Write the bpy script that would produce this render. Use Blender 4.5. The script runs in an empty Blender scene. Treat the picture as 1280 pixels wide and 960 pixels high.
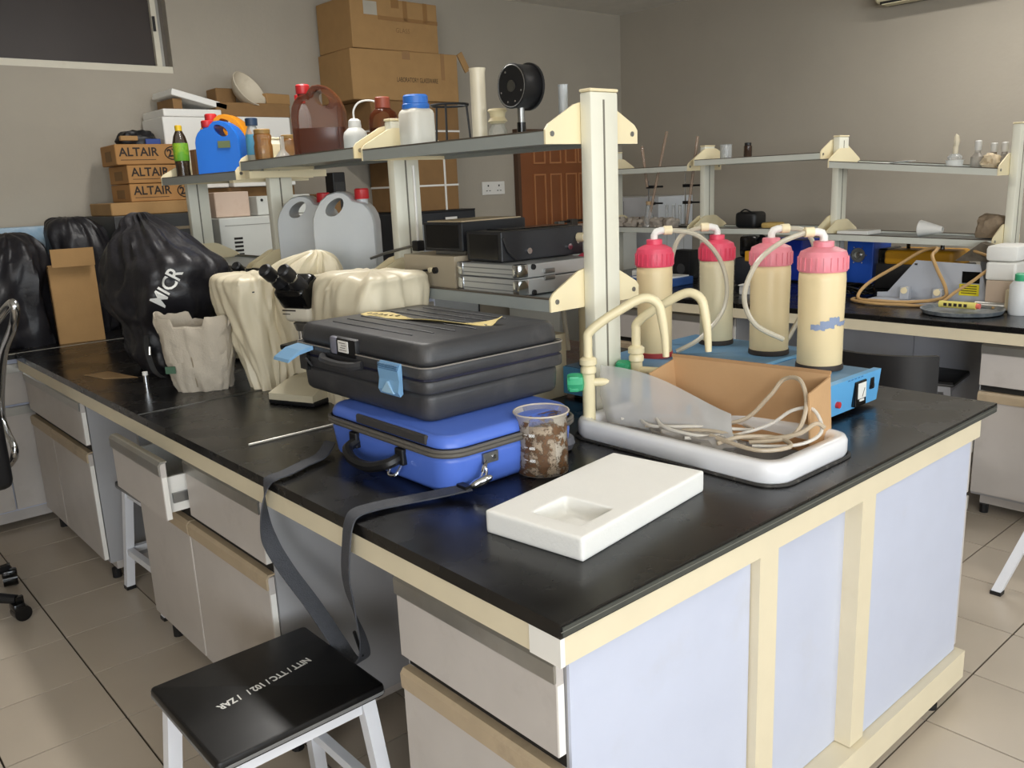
import bpy, bmesh, math, random
from mathutils import Vector, Matrix, noise
from mathutils.bvhtree import BVHTree
random.seed(7)
SC = bpy.context.scene
COL = SC.collection
R = math.radians

# ---------------------------------------------------------------- camera
cam_d = bpy.data.cameras.new('camera')
cam_d.sensor_fit = 'HORIZONTAL'; cam_d.sensor_width = 36.0
cam_d.lens = 1070.316 * 36.0 / 1280.0
cam_d.clip_start = 0.02; cam_d.clip_end = 60
cam = bpy.data.objects.new('camera', cam_d); COL.objects.link(cam)
_yaw, _pit, _rol = R(49.0609), R(-13.14726), R(-2.50635)
_f = Vector((math.cos(_yaw) * math.cos(_pit), math.sin(_yaw) * math.cos(_pit), math.sin(_pit)))
_r = Vector((math.sin(_yaw), -math.cos(_yaw), 0)); _u = _r.cross(_f)
_r2 = math.cos(_rol) * _r + math.sin(_rol) * _u; _u2 = -math.sin(_rol) * _r + math.cos(_rol) * _u
cam.matrix_world = Matrix(((_r2.x, _u2.x, -_f.x, -0.82636), (_r2.y, _u2.y, -_f.y, -0.86512), (_r2.z, _u2.z, -_f.z, 1.51159), (0, 0, 0, 1)))
SC.camera = cam

# ---------------------------------------------------------------- world, daylight, exposure
W = bpy.data.worlds.new('sky'); SC.world = W; W.use_nodes = True
_nt = W.node_tree; _bg = _nt.nodes['Background']
_sky = _nt.nodes.new('ShaderNodeTexSky'); _sky.sky_type = 'HOSEK_WILKIE'; _sky.turbidity = 4
_sky.sun_direction = (0.3, 0.5, 0.8)
_nt.links.new(_sky.outputs[0], _bg.inputs[0]); _bg.inputs[1].default_value = 0.8

def window_light(name, x, y, z, sx, sz, power, col, rot):
    d = bpy.data.lights.new(name, 'AREA'); d.shape = 'RECTANGLE'; d.size = sx; d.size_y = sz
    d.energy = power; d.color = col
    o = bpy.data.objects.new(name, d); COL.objects.link(o); o.location = (x, y, z); o.rotation_euler = rot
    return o
# daylight coming in through the windows of the wall behind the photographer; the left side-wall one is added for light
window_light('daylight', -1.5, -4.94, 1.65, 2.4, 1.5, 84, (0.86, 0.94, 1.0), (R(90), 0, 0))
window_light('daylight', 2.7, -4.94, 1.65, 2.4, 1.5, 44, (0.86, 0.94, 1.0), (R(90), 0, 0))
window_light('daylight', -3.54, -3.3, 1.65, 2.0, 1.4, 90, (0.97, 0.98, 1.0), (R(90), 0, R(-90)))  # side light added to brighten the left-facing fronts
ADDED_LAMPS = [(0.5, -1.3, 9), (0.9, 2.2, 20), (4.2, 1.0, 12)]  # ceiling lamps added out of view to brighten tops and walls
for _x, _y, _p in ADDED_LAMPS: window_light('added_ceiling_fill', _x, _y, 2.80, 0.16, 1.2, _p, (1.0, 0.97, 0.93), (0, 0, 0))
SC.view_settings.view_transform = 'Standard'; SC.view_settings.look = 'None'
SC.view_settings.gamma = 1.0; SC.view_settings.use_curve_mapping = False
SC.view_settings.exposure = 0.70
SC.cycles.max_bounces = 8; SC.cycles.diffuse_bounces = 5; SC.cycles.transparent_max_bounces = 12
SC.cycles.caustics_reflective = False; SC.cycles.caustics_refractive = False
SC.cycles.sample_clamp_indirect = 6.0

# ---------------------------------------------------------------- materials
def lin(c):
    return tuple(((v / 255) / 12.92 if v / 255 <= 0.04045 else ((v / 255 + 0.055) / 1.055) ** 2.4) for v in c)
_mats = {}
def M(name, rgb, rough=0.5, metal=0.0, var=0.06, scale=9.0, bump=0.0, bscale=60.0, trans=0.0, rgb2=None, amt=0.0, s2=4.0, rnd=0.0, coat=0.0, ior=1.45, sss=0.0, rvar=0.0):
    """principled material; var = tonal noise, rgb2/amt = stains of a second colour, rnd = per-object tone"""
    if name in _mats: return _mats[name]
    m = bpy.data.materials.new(name); m.use_nodes = True; nt = m.node_tree; b = nt.nodes['Principled BSDF']
    N = nt.nodes.new; Lk = nt.links.new
    b.inputs['Roughness'].default_value = rough; b.inputs['Metallic'].default_value = metal
    b.inputs['Transmission Weight'].default_value = trans; b.inputs['IOR'].default_value = ior
    b.inputs['Coat Weight'].default_value = coat
    if sss: b.inputs['Subsurface Weight'].default_value = sss; b.inputs['Subsurface Radius'].default_value = (0.02, 0.02, 0.02)
    c = lin(rgb); tc = N('ShaderNodeTexCoord')
    n1 = N('ShaderNodeTexNoise'); n1.inputs['Scale'].default_value = scale; n1.inputs['Detail'].default_value = 5
    Lk(tc.outputs['Object'], n1.inputs['Vector'])
    mx = N('ShaderNodeMix'); mx.data_type = 'RGBA'
    mx.inputs[6].default_value = (*[v * (1 - var * 1.6) for v in c], 1); mx.inputs[7].default_value = (*[min(1, v * (1 + var * 1.6)) for v in c], 1)
    Lk(n1.outputs['Fac'], mx.inputs[0]); out = mx.outputs[2]
    if rgb2 is not None and amt > 0:
        n2 = N('ShaderNodeTexNoise'); n2.inputs['Scale'].default_value = s2; n2.inputs['Detail'].default_value = 8; n2.inputs['Roughness'].default_value = 0.65
        Lk(tc.outputs['Object'], n2.inputs['Vector'])
        rp = N('ShaderNodeMapRange'); rp.inputs[1].default_value = 0.62 - 0.3 * amt; rp.inputs[2].default_value = 0.72; rp.inputs[3].default_value = 0; rp.inputs[4].default_value = min(1, amt * 1.3)
        Lk(n2.outputs['Fac'], rp.inputs[0])
        m2 = N('ShaderNodeMix'); m2.data_type = 'RGBA'; Lk(rp.outputs[0], m2.inputs[0]); Lk(out, m2.inputs[6]); m2.inputs[7].default_value = (*lin(rgb2), 1); out = m2.outputs[2]
    if rnd:
        oi = N('ShaderNodeObjectInfo'); mr = N('ShaderNodeMapRange'); mr.inputs[3].default_value = 1 - rnd; mr.inputs[4].default_value = 1 + rnd
        Lk(oi.outputs['Random'], mr.inputs[0]); vm = N('ShaderNodeVectorMath'); vm.operation = 'SCALE'; Lk(out, vm.inputs[0]); Lk(mr.outputs[0], vm.inputs['Scale']); out = vm.outputs[0]
    Lk(out, b.inputs['Base Color'])
    if rvar:
        n4 = N('ShaderNodeTexNoise'); n4.inputs['Scale'].default_value = 6; n4.inputs['Detail'].default_value = 6; Lk(tc.outputs['Object'], n4.inputs['Vector'])
        r4 = N('ShaderNodeMapRange'); r4.inputs[1].default_value = 0.3; r4.inputs[2].default_value = 0.7; r4.inputs[3].default_value = max(0.03, rough - rvar); r4.inputs[4].default_value = rough + rvar
        Lk(n4.outputs['Fac'], r4.inputs[0]); Lk(r4.outputs[0], b.inputs['Roughness'])
    if bump:
        n3 = N('ShaderNodeTexNoise'); n3.inputs['Scale'].default_value = bscale; n3.inputs['Detail'].default_value = 4; Lk(tc.outputs['Object'], n3.inputs['Vector'])
        bp = N('ShaderNodeBump'); bp.inputs['Strength'].default_value = bump; bp.inputs['Distance'].default_value = 0.01; Lk(n3.outputs['Fac'], bp.inputs['Height']); Lk(bp.outputs[0], b.inputs['Normal'])
    _mats[name] = m; return m

def film(name, rgb, opac, rough=0.25):
    """thin see-through plastic or glass: mix of transparent and glossy plastic"""
    if name in _mats: return _mats[name]
    m = M(name, rgb, rough, var=0.03); nt = m.node_tree; b = nt.nodes['Principled BSDF']; o = nt.nodes['Material Output']
    t = nt.nodes.new('ShaderNodeBsdfTransparent'); mx = nt.nodes.new('ShaderNodeMixShader')
    fr = nt.nodes.new('ShaderNodeLayerWeight'); fr.inputs[0].default_value = 0.35
    ad = nt.nodes.new('ShaderNodeMath'); ad.operation = 'MULTIPLY_ADD'; ad.inputs[1].default_value = 0.6; ad.inputs[2].default_value = opac; ad.use_clamp = True
    nt.links.new(fr.outputs['Fresnel'], ad.inputs[0]); nt.links.new(ad.outputs[0], mx.inputs[0])
    nt.links.new(t.outputs[0], mx.inputs[1]); nt.links.new(b.outputs[0], mx.inputs[2]); nt.links.new(mx.outputs[0], o.inputs[0])
    return m

def stains(name, rgb, dark, scale, lo, hi):
    """patchy dried residue: opaque where the noise is high, clear elsewhere"""
    m = M(name, rgb, 0.55, var=0.25, scale=scale * .6, rgb2=dark, amt=0.55, s2=scale * .8); nt = m.node_tree; b = nt.nodes['Principled BSDF']; o = nt.nodes['Material Output']
    tc = nt.nodes.new('ShaderNodeTexCoord'); n = nt.nodes.new('ShaderNodeTexNoise'); n.inputs['Scale'].default_value = scale; n.inputs['Detail'].default_value = 7; n.inputs['Roughness'].default_value = .7
    mr = nt.nodes.new('ShaderNodeMapRange'); mr.inputs[1].default_value = lo; mr.inputs[2].default_value = hi; t = nt.nodes.new('ShaderNodeBsdfTransparent'); mx = nt.nodes.new('ShaderNodeMixShader')
    nt.links.new(tc.outputs['Object'], n.inputs['Vector']); nt.links.new(n.outputs['Fac'], mr.inputs[0]); nt.links.new(mr.outputs[0], mx.inputs[0]); nt.links.new(t.outputs[0], mx.inputs[1]); nt.links.new(b.outputs[0], mx.inputs[2]); nt.links.new(mx.outputs[0], o.inputs[0])
    return m

wall_m = M('wall_paint', (170, 162, 148), 0.75, var=0.04, scale=3, bump=0.12, bscale=40, rgb2=(156, 148, 136), amt=0.2, s2=1.5)
ceil_m = M('ceiling_paint', (225, 222, 214), 0.8)
tile_m = M('floor_tile', (190, 178, 162), 0.26, var=0.05, scale=3, rnd=0.04, rvar=0.015)
grout_m = M('floor_grout', (58, 50, 42), 0.95)
top_m = M('black_resin', (17, 16, 16), 0.27, var=0.2, scale=30, rgb2=(40, 38, 35), amt=0.22, s2=2.2, rvar=0.06)
edge_m = M('dark_resin_edge', (62, 64, 60), 0.45, var=0.15, scale=25)
beige_m = M('cream_steel', (214, 203, 176), 0.42, var=0.04, rgb2=(170, 150, 112), amt=0.10, s2=5)
col_m = M('ivory_aluminium', (226, 224, 208), 0.38, var=0.03, rgb2=(190, 182, 158), amt=0.12, s2=6)
brk_m = M('cream_bracket', (236, 222, 184), 0.45, var=0.04)
panel_m = M('white_laminate', (188, 194, 212), 0.35, var=0.03, rgb2=(176, 172, 166), amt=0.12, s2=4)
body_m = M('carcass_laminate', (158, 158, 160), 0.4, var=0.03)
grey_m = M('grey_laminate', (186, 180, 175), 0.40, var=0.05, rgb2=(140, 132, 122), amt=0.2, s2=5)
alu_m = M('aluminium_strip', (168, 166, 160), 0.32, metal=0.75, var=0.1, scale=14, rgb2=(130, 116, 96), amt=0.25, s2=7)
tan_m = M('tan_strip', (176, 158, 132), 0.5, var=0.1, rgb2=(110, 98, 84), amt=0.3, s2=9)
shelf_m = M('shelf_glass_board', (150, 160, 164), 0.3, var=0.05)
rim_m = M('shelf_rim', (96, 88, 78), 0.35, metal=0.3, var=0.1)
chrome_m = M('chrome', (205, 208, 212), 0.14, metal=1.0, var=0.02)
steel_m = M('dull_steel', (150, 150, 148), 0.35, metal=0.9, var=0.06)
black_m = M('black_plastic', (24, 24, 26), 0.42, var=0.12, scale=20)
blackgloss_m = M('black_gloss', (12, 12, 13), 0.16, var=0.1)
white_m = M('white_plastic', (228, 226, 220), 0.4, var=0.03)
card_m = M('cardboard', (166, 130, 84), 0.8, var=0.07, scale=12, bump=0.08, bscale=90, rgb2=(140, 104, 64), amt=0.2, s2=4)
card2_m = M('cardboard_dark', (134, 102, 64), 0.8, var=0.08, scale=12, rgb2=(110, 82, 50), amt=0.2, s2=4)
print_m = M('black_print', (44, 36, 30), 0.7)
whiteprint_m = M('white_print', (230, 230, 226), 0.6)
foam_m = M('polystyrene', (232, 231, 226), 0.75, var=0.02, bump=0.12, bscale=180)
dark_m = M('dark_recess', (28, 26, 24), 0.7)

# ---------------------------------------------------------------- mesh building
class MB:
    def __init__(s): s.v = []; s.f = []
    def add(s, vs, fs, T=None):
        o = len(s.v)
        s.v += [tuple(T @ Vector(p)) if T is not None else tuple(p) for p in vs]
        s.f += [tuple(i + o for i in f) for f in fs]; return s
    def box(s, x0, x1, y0, y1, z0, z1, T=None):
        return s.add([(x, y, z) for x in (x0, x1) for y in (y0, y1) for z in (z0, z1)],
                     [(0, 1, 3, 2), (4, 6, 7, 5), (0, 4, 5, 1), (2, 3, 7, 6), (0, 2, 6, 4), (1, 5, 7, 3)], T)
    def rbox(s, x0, x1, y0, y1, z0, z1, r=0.004, seg=2, T=None, taper=None, vert=False):
        bm = bmesh.new(); k = 1.0
        q = MB().box(x0, x1, y0, y1, z0, z1)
        vs = [bm.verts.new(p) for p in q.v]
        for f in q.f: bm.faces.new([vs[i] for i in f])
        bm.normal_update()
        es = [e for e in bm.edges if (not vert) or abs((e.verts[0].co - e.verts[1].co).normalized().z) > 0.9]
        if vert and seg > 0:
            bmesh.ops.bevel(bm, geom=es, offset=vert, segments=max(3, seg + 2), affect='EDGES', profile=0.5)
            es = [e for e in bm.edges if e.calc_face_angle(0) > 0.9]
        bmesh.ops.bevel(bm, geom=es, offset=r, segments=seg, affect='EDGES', profile=0.5)
        bm.verts.index_update()
        vv = [tuple(v.co) for v in bm.verts]
        if taper:
            cx, cy = (x0 + x1) / 2, (y0 + y1) / 2
            vv = [(cx + (x - cx) * taper((z - z0) / (z1 - z0)), cy + (y - cy) * taper((z - z0) / (z1 - z0)), z) for x, y, z in vv]
        s.add(vv, [tuple(v.index for v in f.verts) for f in bm.faces], T); bm.free(); return s
    def cyl(s, c, r, h, axis='z', n=16, r2=None, T=None):
        r2 = r if r2 is None else r2
        ax = {'x': 0, 'y': 1, 'z': 2}[axis]; vs = []
        for k, (rr, hh) in enumerate(((r, 0), (r2, h))):
            for i in range(n):
                a = 2 * math.pi * i / n; p = [0, 0, 0]
                p[(ax + 1) % 3] = rr * math.cos(a); p[(ax + 2) % 3] = rr * math.sin(a); p[ax] = hh
                vs.append((c[0] + p[0], c[1] + p[1], c[2] + p[2]))
        fs = [(i, (i + 1) % n, n + (i + 1) % n, n + i) for i in range(n)] + [tuple(range(n))[::-1], tuple(range(n, 2 * n))]
        return s.add(vs, fs, T)
    def lathe(s, prof, c=(0, 0, 0), n=24, T=None, sq=0):
        """profile of (radius, z) turned about z; sq squares the section (superellipse)"""
        vs = []; fs = []
        for r, z in prof:
            for i in range(n):
                a = 2 * math.pi * i / n; ca, sa = math.cos(a), math.sin(a); k = 1.0
                if sq: k = (abs(ca) ** sq + abs(sa) ** sq) ** (-1 / sq)
                vs.append((c[0] + r * k * ca, c[1] + r * k * sa, c[2] + z))
        for j in range(len(prof) - 1):
            for i in range(n):
                fs.append((j * n + i, j * n + (i + 1) % n, (j + 1) * n + (i + 1) % n, (j + 1) * n + i))
        fs.append(tuple(range(n))[::-1]); fs.append(tuple(range((len(prof) - 1) * n, len(prof) * n)))
        return s.add(vs, fs, T)
    def tube(s, pts, r, n=8, smooth=0, T=None, closed=False):
        P = [Vector(p) for p in pts]
        if smooth: P = catmull(P, smooth)
        up = Vector((0, 0, 1)); rings = []; prev = None
        rr = r if callable(r) else (lambda t: r)
        for i, p in enumerate(P):
            d = (P[min(i + 1, len(P) - 1)] - P[max(i - 1, 0)])
            d = d.normalized() if d.length > 1e-9 else Vector((0, 0, 1))
            if prev is None:
                a = d.cross(up); a = a.normalized() if a.length > 1e-3 else Vector((1, 0, 0))
            else:
                a = prev - d * prev.dot(d); a = a.normalized() if a.length > 1e-6 else prev
            prev = a; b = d.cross(a); q = rr(i / max(1, len(P) - 1))
            rings.append([p + (a * math.cos(2 * math.pi * k / n) + b * math.sin(2 * math.pi * k / n)) * q for k in range(n)])
        vs = [v for g in rings for v in g]; fs = []
        for j in range(len(rings) - 1):
            for k in range(n): fs.append((j * n + k, j * n + (k + 1) % n, (j + 1) * n + (k + 1) % n, (j + 1) * n + k))
        fs += [tuple(range(n))[::-1], tuple(range((len(rings) - 1) * n, len(rings) * n))]
        return s.add(vs, fs, T)
    def prism(s, poly, axis, a, b, T=None):
        """poly in the two other axes (x: (y,z), y: (x,z), z: (x,y)) pulled from a to b"""
        n = len(poly)
        def mk(p, t): return (t, p[0], p[1]) if axis == 'x' else ((p[0], t, p[1]) if axis == 'y' else (p[0], p[1], t))
        vs = [mk(p, a) for p in poly] + [mk(p, b) for p in poly]
        return s.add(vs, [(i, (i + 1) % n, n + (i + 1) % n, n + i) for i in range(n)] + [tuple(range(n))[::-1], tuple(range(n, 2 * n))], T)
    def loft(s, rings, cap=(True, True), T=None):
        n = len(rings[0]); vs = [p for g in rings for p in g]; fs = []
        for j in range(len(rings) - 1):
            for k in range(n): fs.append((j * n + k, j * n + (k + 1) % n, (j + 1) * n + (k + 1) % n, (j + 1) * n + k))
        if cap[0]: fs.append(tuple(range(n))[::-1])
        if cap[1]: fs.append(tuple(range((len(rings) - 1) * n, len(rings) * n)))
        return s.add(vs, fs, T)
    def ribbon(s, pts, wid, th=0.002, smooth=6):
        """a strap along pts; wid(t) gives the half-width vector"""
        P = catmull([Vector(p) for p in pts], smooth) if smooth else [Vector(p) for p in pts]; rings = []
        for i, p in enumerate(P):
            d = (P[min(i + 1, len(P) - 1)] - P[max(i - 1, 0)]).normalized(); w = Vector(wid(i / (len(P) - 1)))
            nn = d.cross(w).normalized() * th
            rings.append([p - w - nn, p + w - nn, p + w + nn, p - w + nn])
        return s.loft(rings)
    def build(s, name, mat, parent=None, smooth=False, loc=None, rz=0.0, kind=None, ang=38, label=None):
        me = bpy.data.meshes.new(name); me.from_pydata([tuple(v) for v in s.v], [], s.f); me.validate()
        bm = bmesh.new(); bm.from_mesh(me); bmesh.ops.recalc_face_normals(bm, faces=bm.faces); bm.to_mesh(me); bm.free()
        me.materials.append(mat)
        if smooth:
            me.polygons.foreach_set('use_smooth', [True] * len(me.polygons)); me.set_sharp_from_angle(angle=R(ang))
        o = bpy.data.objects.new(name, me); COL.objects.link(o)
        if parent is not None: o.parent = parent
        if loc: o.location = loc
        if rz: o.rotation_euler = (0, 0, rz)
        if kind: o['kind'] = kind
        if label: o['label'] = label
        return o

def catmull(P, k):
    out = []
    for i in range(len(P) - 1):
        p0, p1, p2, p3 = P[max(i - 1, 0)], P[i], P[i + 1], P[min(i + 2, len(P) - 1)]
        for j in range(k):
            t = j / k
            out.append(0.5 * ((2 * p1) + (p2 - p0) * t + (2 * p0 - 5 * p1 + 4 * p2 - p3) * t * t + (3 * p1 - p0 - 3 * p2 + p3) * t ** 3))
    out.append(P[-1]); return out
def bezier_arc(c, r, a0, a1, n=10): return [(c[0] + r * math.cos(a0 + (a1 - a0) * i / n), c[1] + r * math.sin(a0 + (a1 - a0) * i / n)) for i in range(n + 1)]
def rrect(w, d, r, n=4):
    """rounded rectangle outline in xy about the origin"""
    out = []
    for sx, sy, a in ((1, 1, 0), (-1, 1, 90), (-1, -1, 180), (1, -1, 270)):
        out += bezier_arc((sx * (w / 2 - r), sy * (d / 2 - r)), r, R(a), R(a + 90), n)
    return out
def tag(o, label, cat, group=None, kind=None):
    o['label'] = label; o['category'] = cat
    if group: o['group'] = group
    if kind: o['kind'] = kind
    return o
def thing(name, label, cat, loc=(0, 0, 0), rz=0.0, group=None):
    o = bpy.data.objects.new(name, None); o.empty_display_size = 0.05; COL.objects.link(o); o.location = loc; o.rotation_euler = (0, 0, rz)
    return tag(o, label, cat, group)
def copy_tree(o, loc=None, rz=None, parent=None, label=None):
    c = o.copy(); COL.objects.link(c)
    if parent is not None: c.parent = parent
    if loc is not None: c.location = loc
    if rz is not None: c.rotation_euler = (0, 0, rz)
    if label: c['label'] = label
    for ch in [q for q in bpy.data.objects if q.parent is o]: copy_tree(ch, parent=c)
    return c
def struct(o, label=None, cat=None):
    o['kind'] = 'structure'
    if label: o['label'] = label; o['category'] = cat
    return o
def text(parent, s, size, origin, xdir, ydir, mat, name='lettering', target=None, th=0.0006, squeeze=1.0, bold=0.0):
    """flat lettering laid on a surface (origin, xdir, ydir in the parent's space); target = MB of a curved surface to wrap on to"""
    cu = bpy.data.curves.new(name, 'FONT'); cu.body = s; cu.size = size; cu.align_x = 'CENTER'; cu.align_y = 'CENTER'; cu.offset = bold; cu.resolution_u = 3
    to = bpy.data.objects.new(name, cu); COL.objects.link(to); bpy.context.view_layer.update()
    me0 = bpy.data.meshes.new_from_object(to.evaluated_get(bpy.context.evaluated_depsgraph_get()))
    x = Vector(xdir).normalized(); y = Vector(ydir).normalized(); n = x.cross(y).normalized(); y = n.cross(x); o = Vector(origin)
    bvh = BVHTree.FromPolygons([Vector(v) for v in target.v], target.f) if target else None
    vs = []
    for v in me0.vertices:
        p = o + x * v.co.x * squeeze + y * v.co.y
        if bvh:
            h = bvh.ray_cast(p + n * 0.3, -n)[0]
            p = h if h else p
        vs.append(p + n * max(th, 0.0006 if not bvh else 0.007))
    fs = [tuple(f.vertices) for f in me0.polygons]
    bpy.data.objects.remove(to); bpy.data.curves.remove(cu); bpy.data.meshes.remove(me0)
    q = MB().add(vs, fs); me = bpy.data.meshes.new(name); me.from_pydata([tuple(v) for v in q.v], [], q.f); me.materials.append(mat)
    ob = bpy.data.objects.new(name, me); COL.objects.link(ob); ob.parent = parent; return ob
def soft(rings, segs=40, amp=0.01, freq=5.0, seed=0.0, crease=0.0, sq=2.4, fold=0.0):
    """wrinkled cloth body: rings of (z, cx, cy, rx, ry); fold adds hanging folds with sharp ridges"""
    out = []; z0 = rings[0][0]; zh = max(1e-6, rings[-1][0] - z0)
    for jj, (z, cx, cy, rx, ry) in enumerate(rings):
        g = []
        for i in range(segs):
            a = 2 * math.pi * i / segs; ca, sa = math.cos(a), math.sin(a); k = (abs(ca) ** sq + abs(sa) ** sq) ** (-1 / sq)
            p = Vector((cx + rx * k * ca, cy + ry * k * sa, z)); q = Vector((p.x * freq + seed, p.y * freq, z * freq))
            d = noise.noise(q) * amp + (abs(noise.noise(q * 1.7 + Vector((3, 1, 7)))) - 0.2) * amp * crease
            if fold:
                fz = (z - z0) / zh
                n1 = noise.noise(Vector((ca * 2.6 + seed, sa * 2.6, fz * 1.6 + seed * .3))); n2 = noise.noise(Vector((ca * 4.5 + seed * 2 + fz * 1.5, sa * 4.5 - fz * 1.2, fz * 2.4)))
                d += fold * (0.55 - 1.9 * abs(n1)) + fold * .55 * (0.5 - 1.9 * abs(n2))
                d *= min(1.0, min(rx, ry) / .05)
            g.append((p.x + ca * d, p.y + sa * d, z + 0.4 * d if jj else z))
        out.append(g)
    return out
def rings_interp(keys, n):
    """smoothly resample (z,cx,cy,rx,ry) keys"""
    P = [Vector(k[:3]) for k in keys]; Q = [Vector((k[3], k[4], 0)) for k in keys]
    a = catmull(P, n); b = catmull(Q, n)
    return [(p.x, p.y, p.z, max(0.002, q.x), max(0.002, q.y)) for p, q in zip(a, b)]

# ================================================================ the room
X0, X1, Y0, Y1, ZC = -3.6, 5.155, -5.0, 4.40, 2.88
def wall_with_holes(name, axis, at, a0, a1, holes, thick):
    """a wall in the plane axis=at from a0..a1 and 0..ZC with rectangular openings (a,b,z0,z1)"""
    q = MB(); cuts = sorted(set([a0, a1] + [h[0] for h in holes] + [h[1] for h in holes])); lo, hi = min(at, at + thick), max(at, at + thick)
    for u, v in zip(cuts[:-1], cuts[1:]):
        zs = [(0, ZC)]
        for h in holes:
            if h[0] <= u and v <= h[1]: zs = [(0, h[2]), (h[3], ZC)]
        for z0, z1 in zs:
            if axis == 'y': q.box(u, v, lo, hi, z0, z1)
            else: q.box(lo, hi, u, v, z0, z1)
    return struct(q.build(name, wall_m))
w_back = wall_with_holes('wall_back', 'y', Y1, X0, X1 + 0.2, [(-0.55, 1.225, 2.225, 2.75)], 0.2)
w_right = wall_with_holes('wall_right', 'x', X1, Y0, Y1 + 0.2, [], 0.2)
w_front = wall_with_holes('wall_front', 'y', Y0, X0, X1 + 0.2, [(-2.7, -0.3, 0.9, 2.4), (1.5, 3.9, 0.9, 2.4)], -0.2)
w_left = wall_with_holes('wall_left', 'x', X0, Y0 - 0.2, Y1 + 0.2, [(-4.3, -2.3, 0.95, 2.35)], -0.2)
struct(MB().box(X0 - .2, X1 + .2, Y0 - .2, Y1 + .2, ZC, ZC + 0.15).build('ceiling', ceil_m))
floor = struct(MB().box(X0 - .2, X1 + .2, Y0 - .2, Y1 + .2, -0.15, -0.006).build('floor', grout_m))
# floor tiles: those in view are single tiles, the rest one part
TX, TY, TX0, TY0 = 0.3265, 0.331, -0.232, -0.002
tile_me = None; rest = MB(); nt_ = 0
camP = Vector(cam.matrix_world.translation); inv = cam.matrix_world.inverted()
def in_view(x, y):
    p = inv @ Vector((x, y, 0))
    if p.z > -0.2: return False
    k = 1070.3 / -p.z
    return -60 < 640 + p.x * k < 1340 and 400 < 480 - p.y * k < 1080
for i in range(-11, 17):
    for j in range(-16, 14):
        cx, cy = TX0 + (i + .5) * TX, TY0 + (j + .5) * TY
        if not (X0 < cx < X1 and Y0 < cy < Y1): continue
        vis = any(in_view(cx + a * TX / 2, cy + b * TY / 2) for a in (-1, 0, 1) for b in (-1, 0, 1)) and (cx < 0.75 or cx > 1.0)
        g = 0.0028
        if vis and nt_ < 290:
            if tile_me is None:
                o = MB().box(-TX / 2 + g, TX / 2 - g, -TY / 2 + g, TY / 2 - g, -0.008, 0.0).build('tile', tile_m, floor, loc=(cx, cy, 0)); tile_me = o.data
            else:
                o = bpy.data.objects.new('tile', tile_me); COL.objects.link(o); o.parent = floor; o.location = (cx, cy, 0)
            nt_ += 1
        else: rest.box(cx - TX / 2 + g, cx + TX / 2 - g, cy - TY / 2 + g, cy + TY / 2 - g, -0.008, 0.0)
rest.build('floor_tiles', tile_m, floor, kind='stuff')
# high window in the back wall: white frame, dark pane
frame_m = M('white_window_frame', (214, 208, 190), 0.45, rgb2=(150, 130, 96), amt=0.15)
pane_m = M('dark_window_pane', (52, 44, 40), 0.5, var=0.25, scale=2.5, rgb2=(66, 54, 44), amt=0.3, s2=2)
win = struct(thing('window_1', 'high dark window with white frame near the ceiling', 'window', (0, Y1, 0)))
fq = MB(); fq.box(-0.55, 1.225, 0.005, 0.05, 2.225, 2.262)
fq.box(-0.55, 1.225, 0.005, 0.05, 2.715, 2.75); fq.box(-0.55, -0.5, 0.005, 0.05, 2.262, 2.715)
fq.build('window_frame', frame_m, win)
MB().box(1.135, 1.165, 0.0, 0.05, 2.262, 2.715).build('window_stile', frame_m, win)
MB().box(1.172, 1.192, 0.03, 0.06, 2.262, 2.715).build('window_track', alu_m, win)
MB().box(-0.5, 1.14, 0.028, 0.034, 2.262, 2.715).build('pane', pane_m, win)
MB().box(1.19, 1.225, 0.06, 0.1, 2.262, 2.715).build('window_reveal', M('window_reveal', (110, 102, 92), .8), win)
MB().box(1.137, 1.15, -0.012, 0.0, 2.45, 2.53).build('window_latch', black_m, win)
MB().box(-0.55, 1.225, 0.1, 0.14, 2.225, 2.75).build('window_blind', M('window_blind', (60, 50, 44), .8), win)
# windows that let the daylight in (behind the photographer)
for k, (a, b) in enumerate(((-2.7, -0.3), (1.5, 3.9))):
    wf = struct(thing('window_%d' % (k + 2), 'wide daylight window in wall behind photographer, number %s from left' % ('one', 'two')[k], 'window', (0, Y0 - 0.1, 0)))
    q = MB(); 
    for x in (a, (a + b) / 2 - .02, b - .04): q.box(x, x + .04, -.02, .02, .9, 2.4)
    q.box(a, b, -.02, .02, .9, .94); q.box(a, b, -.02, .02, 2.36, 2.4); q.build('window_frame', frame_m, wf); MB().box(a + .04, b - .04, -.004, .004, .94, 2.36).build('pane', film('window_glass', (226, 232, 236), .06, .05), wf)
wf = struct(thing('window_4', 'unseen window added for light in the left side wall', 'window', (X0 - 0.1, 0, 0)))  # added window, never in view, framing the extra side light
q = MB(); q.box(-.02, .02, -4.3, -4.26, .95, 2.35); q.box(-.02, .02, -2.34, -2.3, .95, 2.35); q.box(-.02, .02, -4.26, -2.34, .95, .99); q.box(-.02, .02, -4.26, -2.34, 2.31, 2.35); q.build('window_frame', frame_m, wf); MB().box(-.004, .004, -4.26, -2.34, .99, 2.31).build('pane', film('window_glass', (226, 232, 236), .06, .05), wf)
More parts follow.
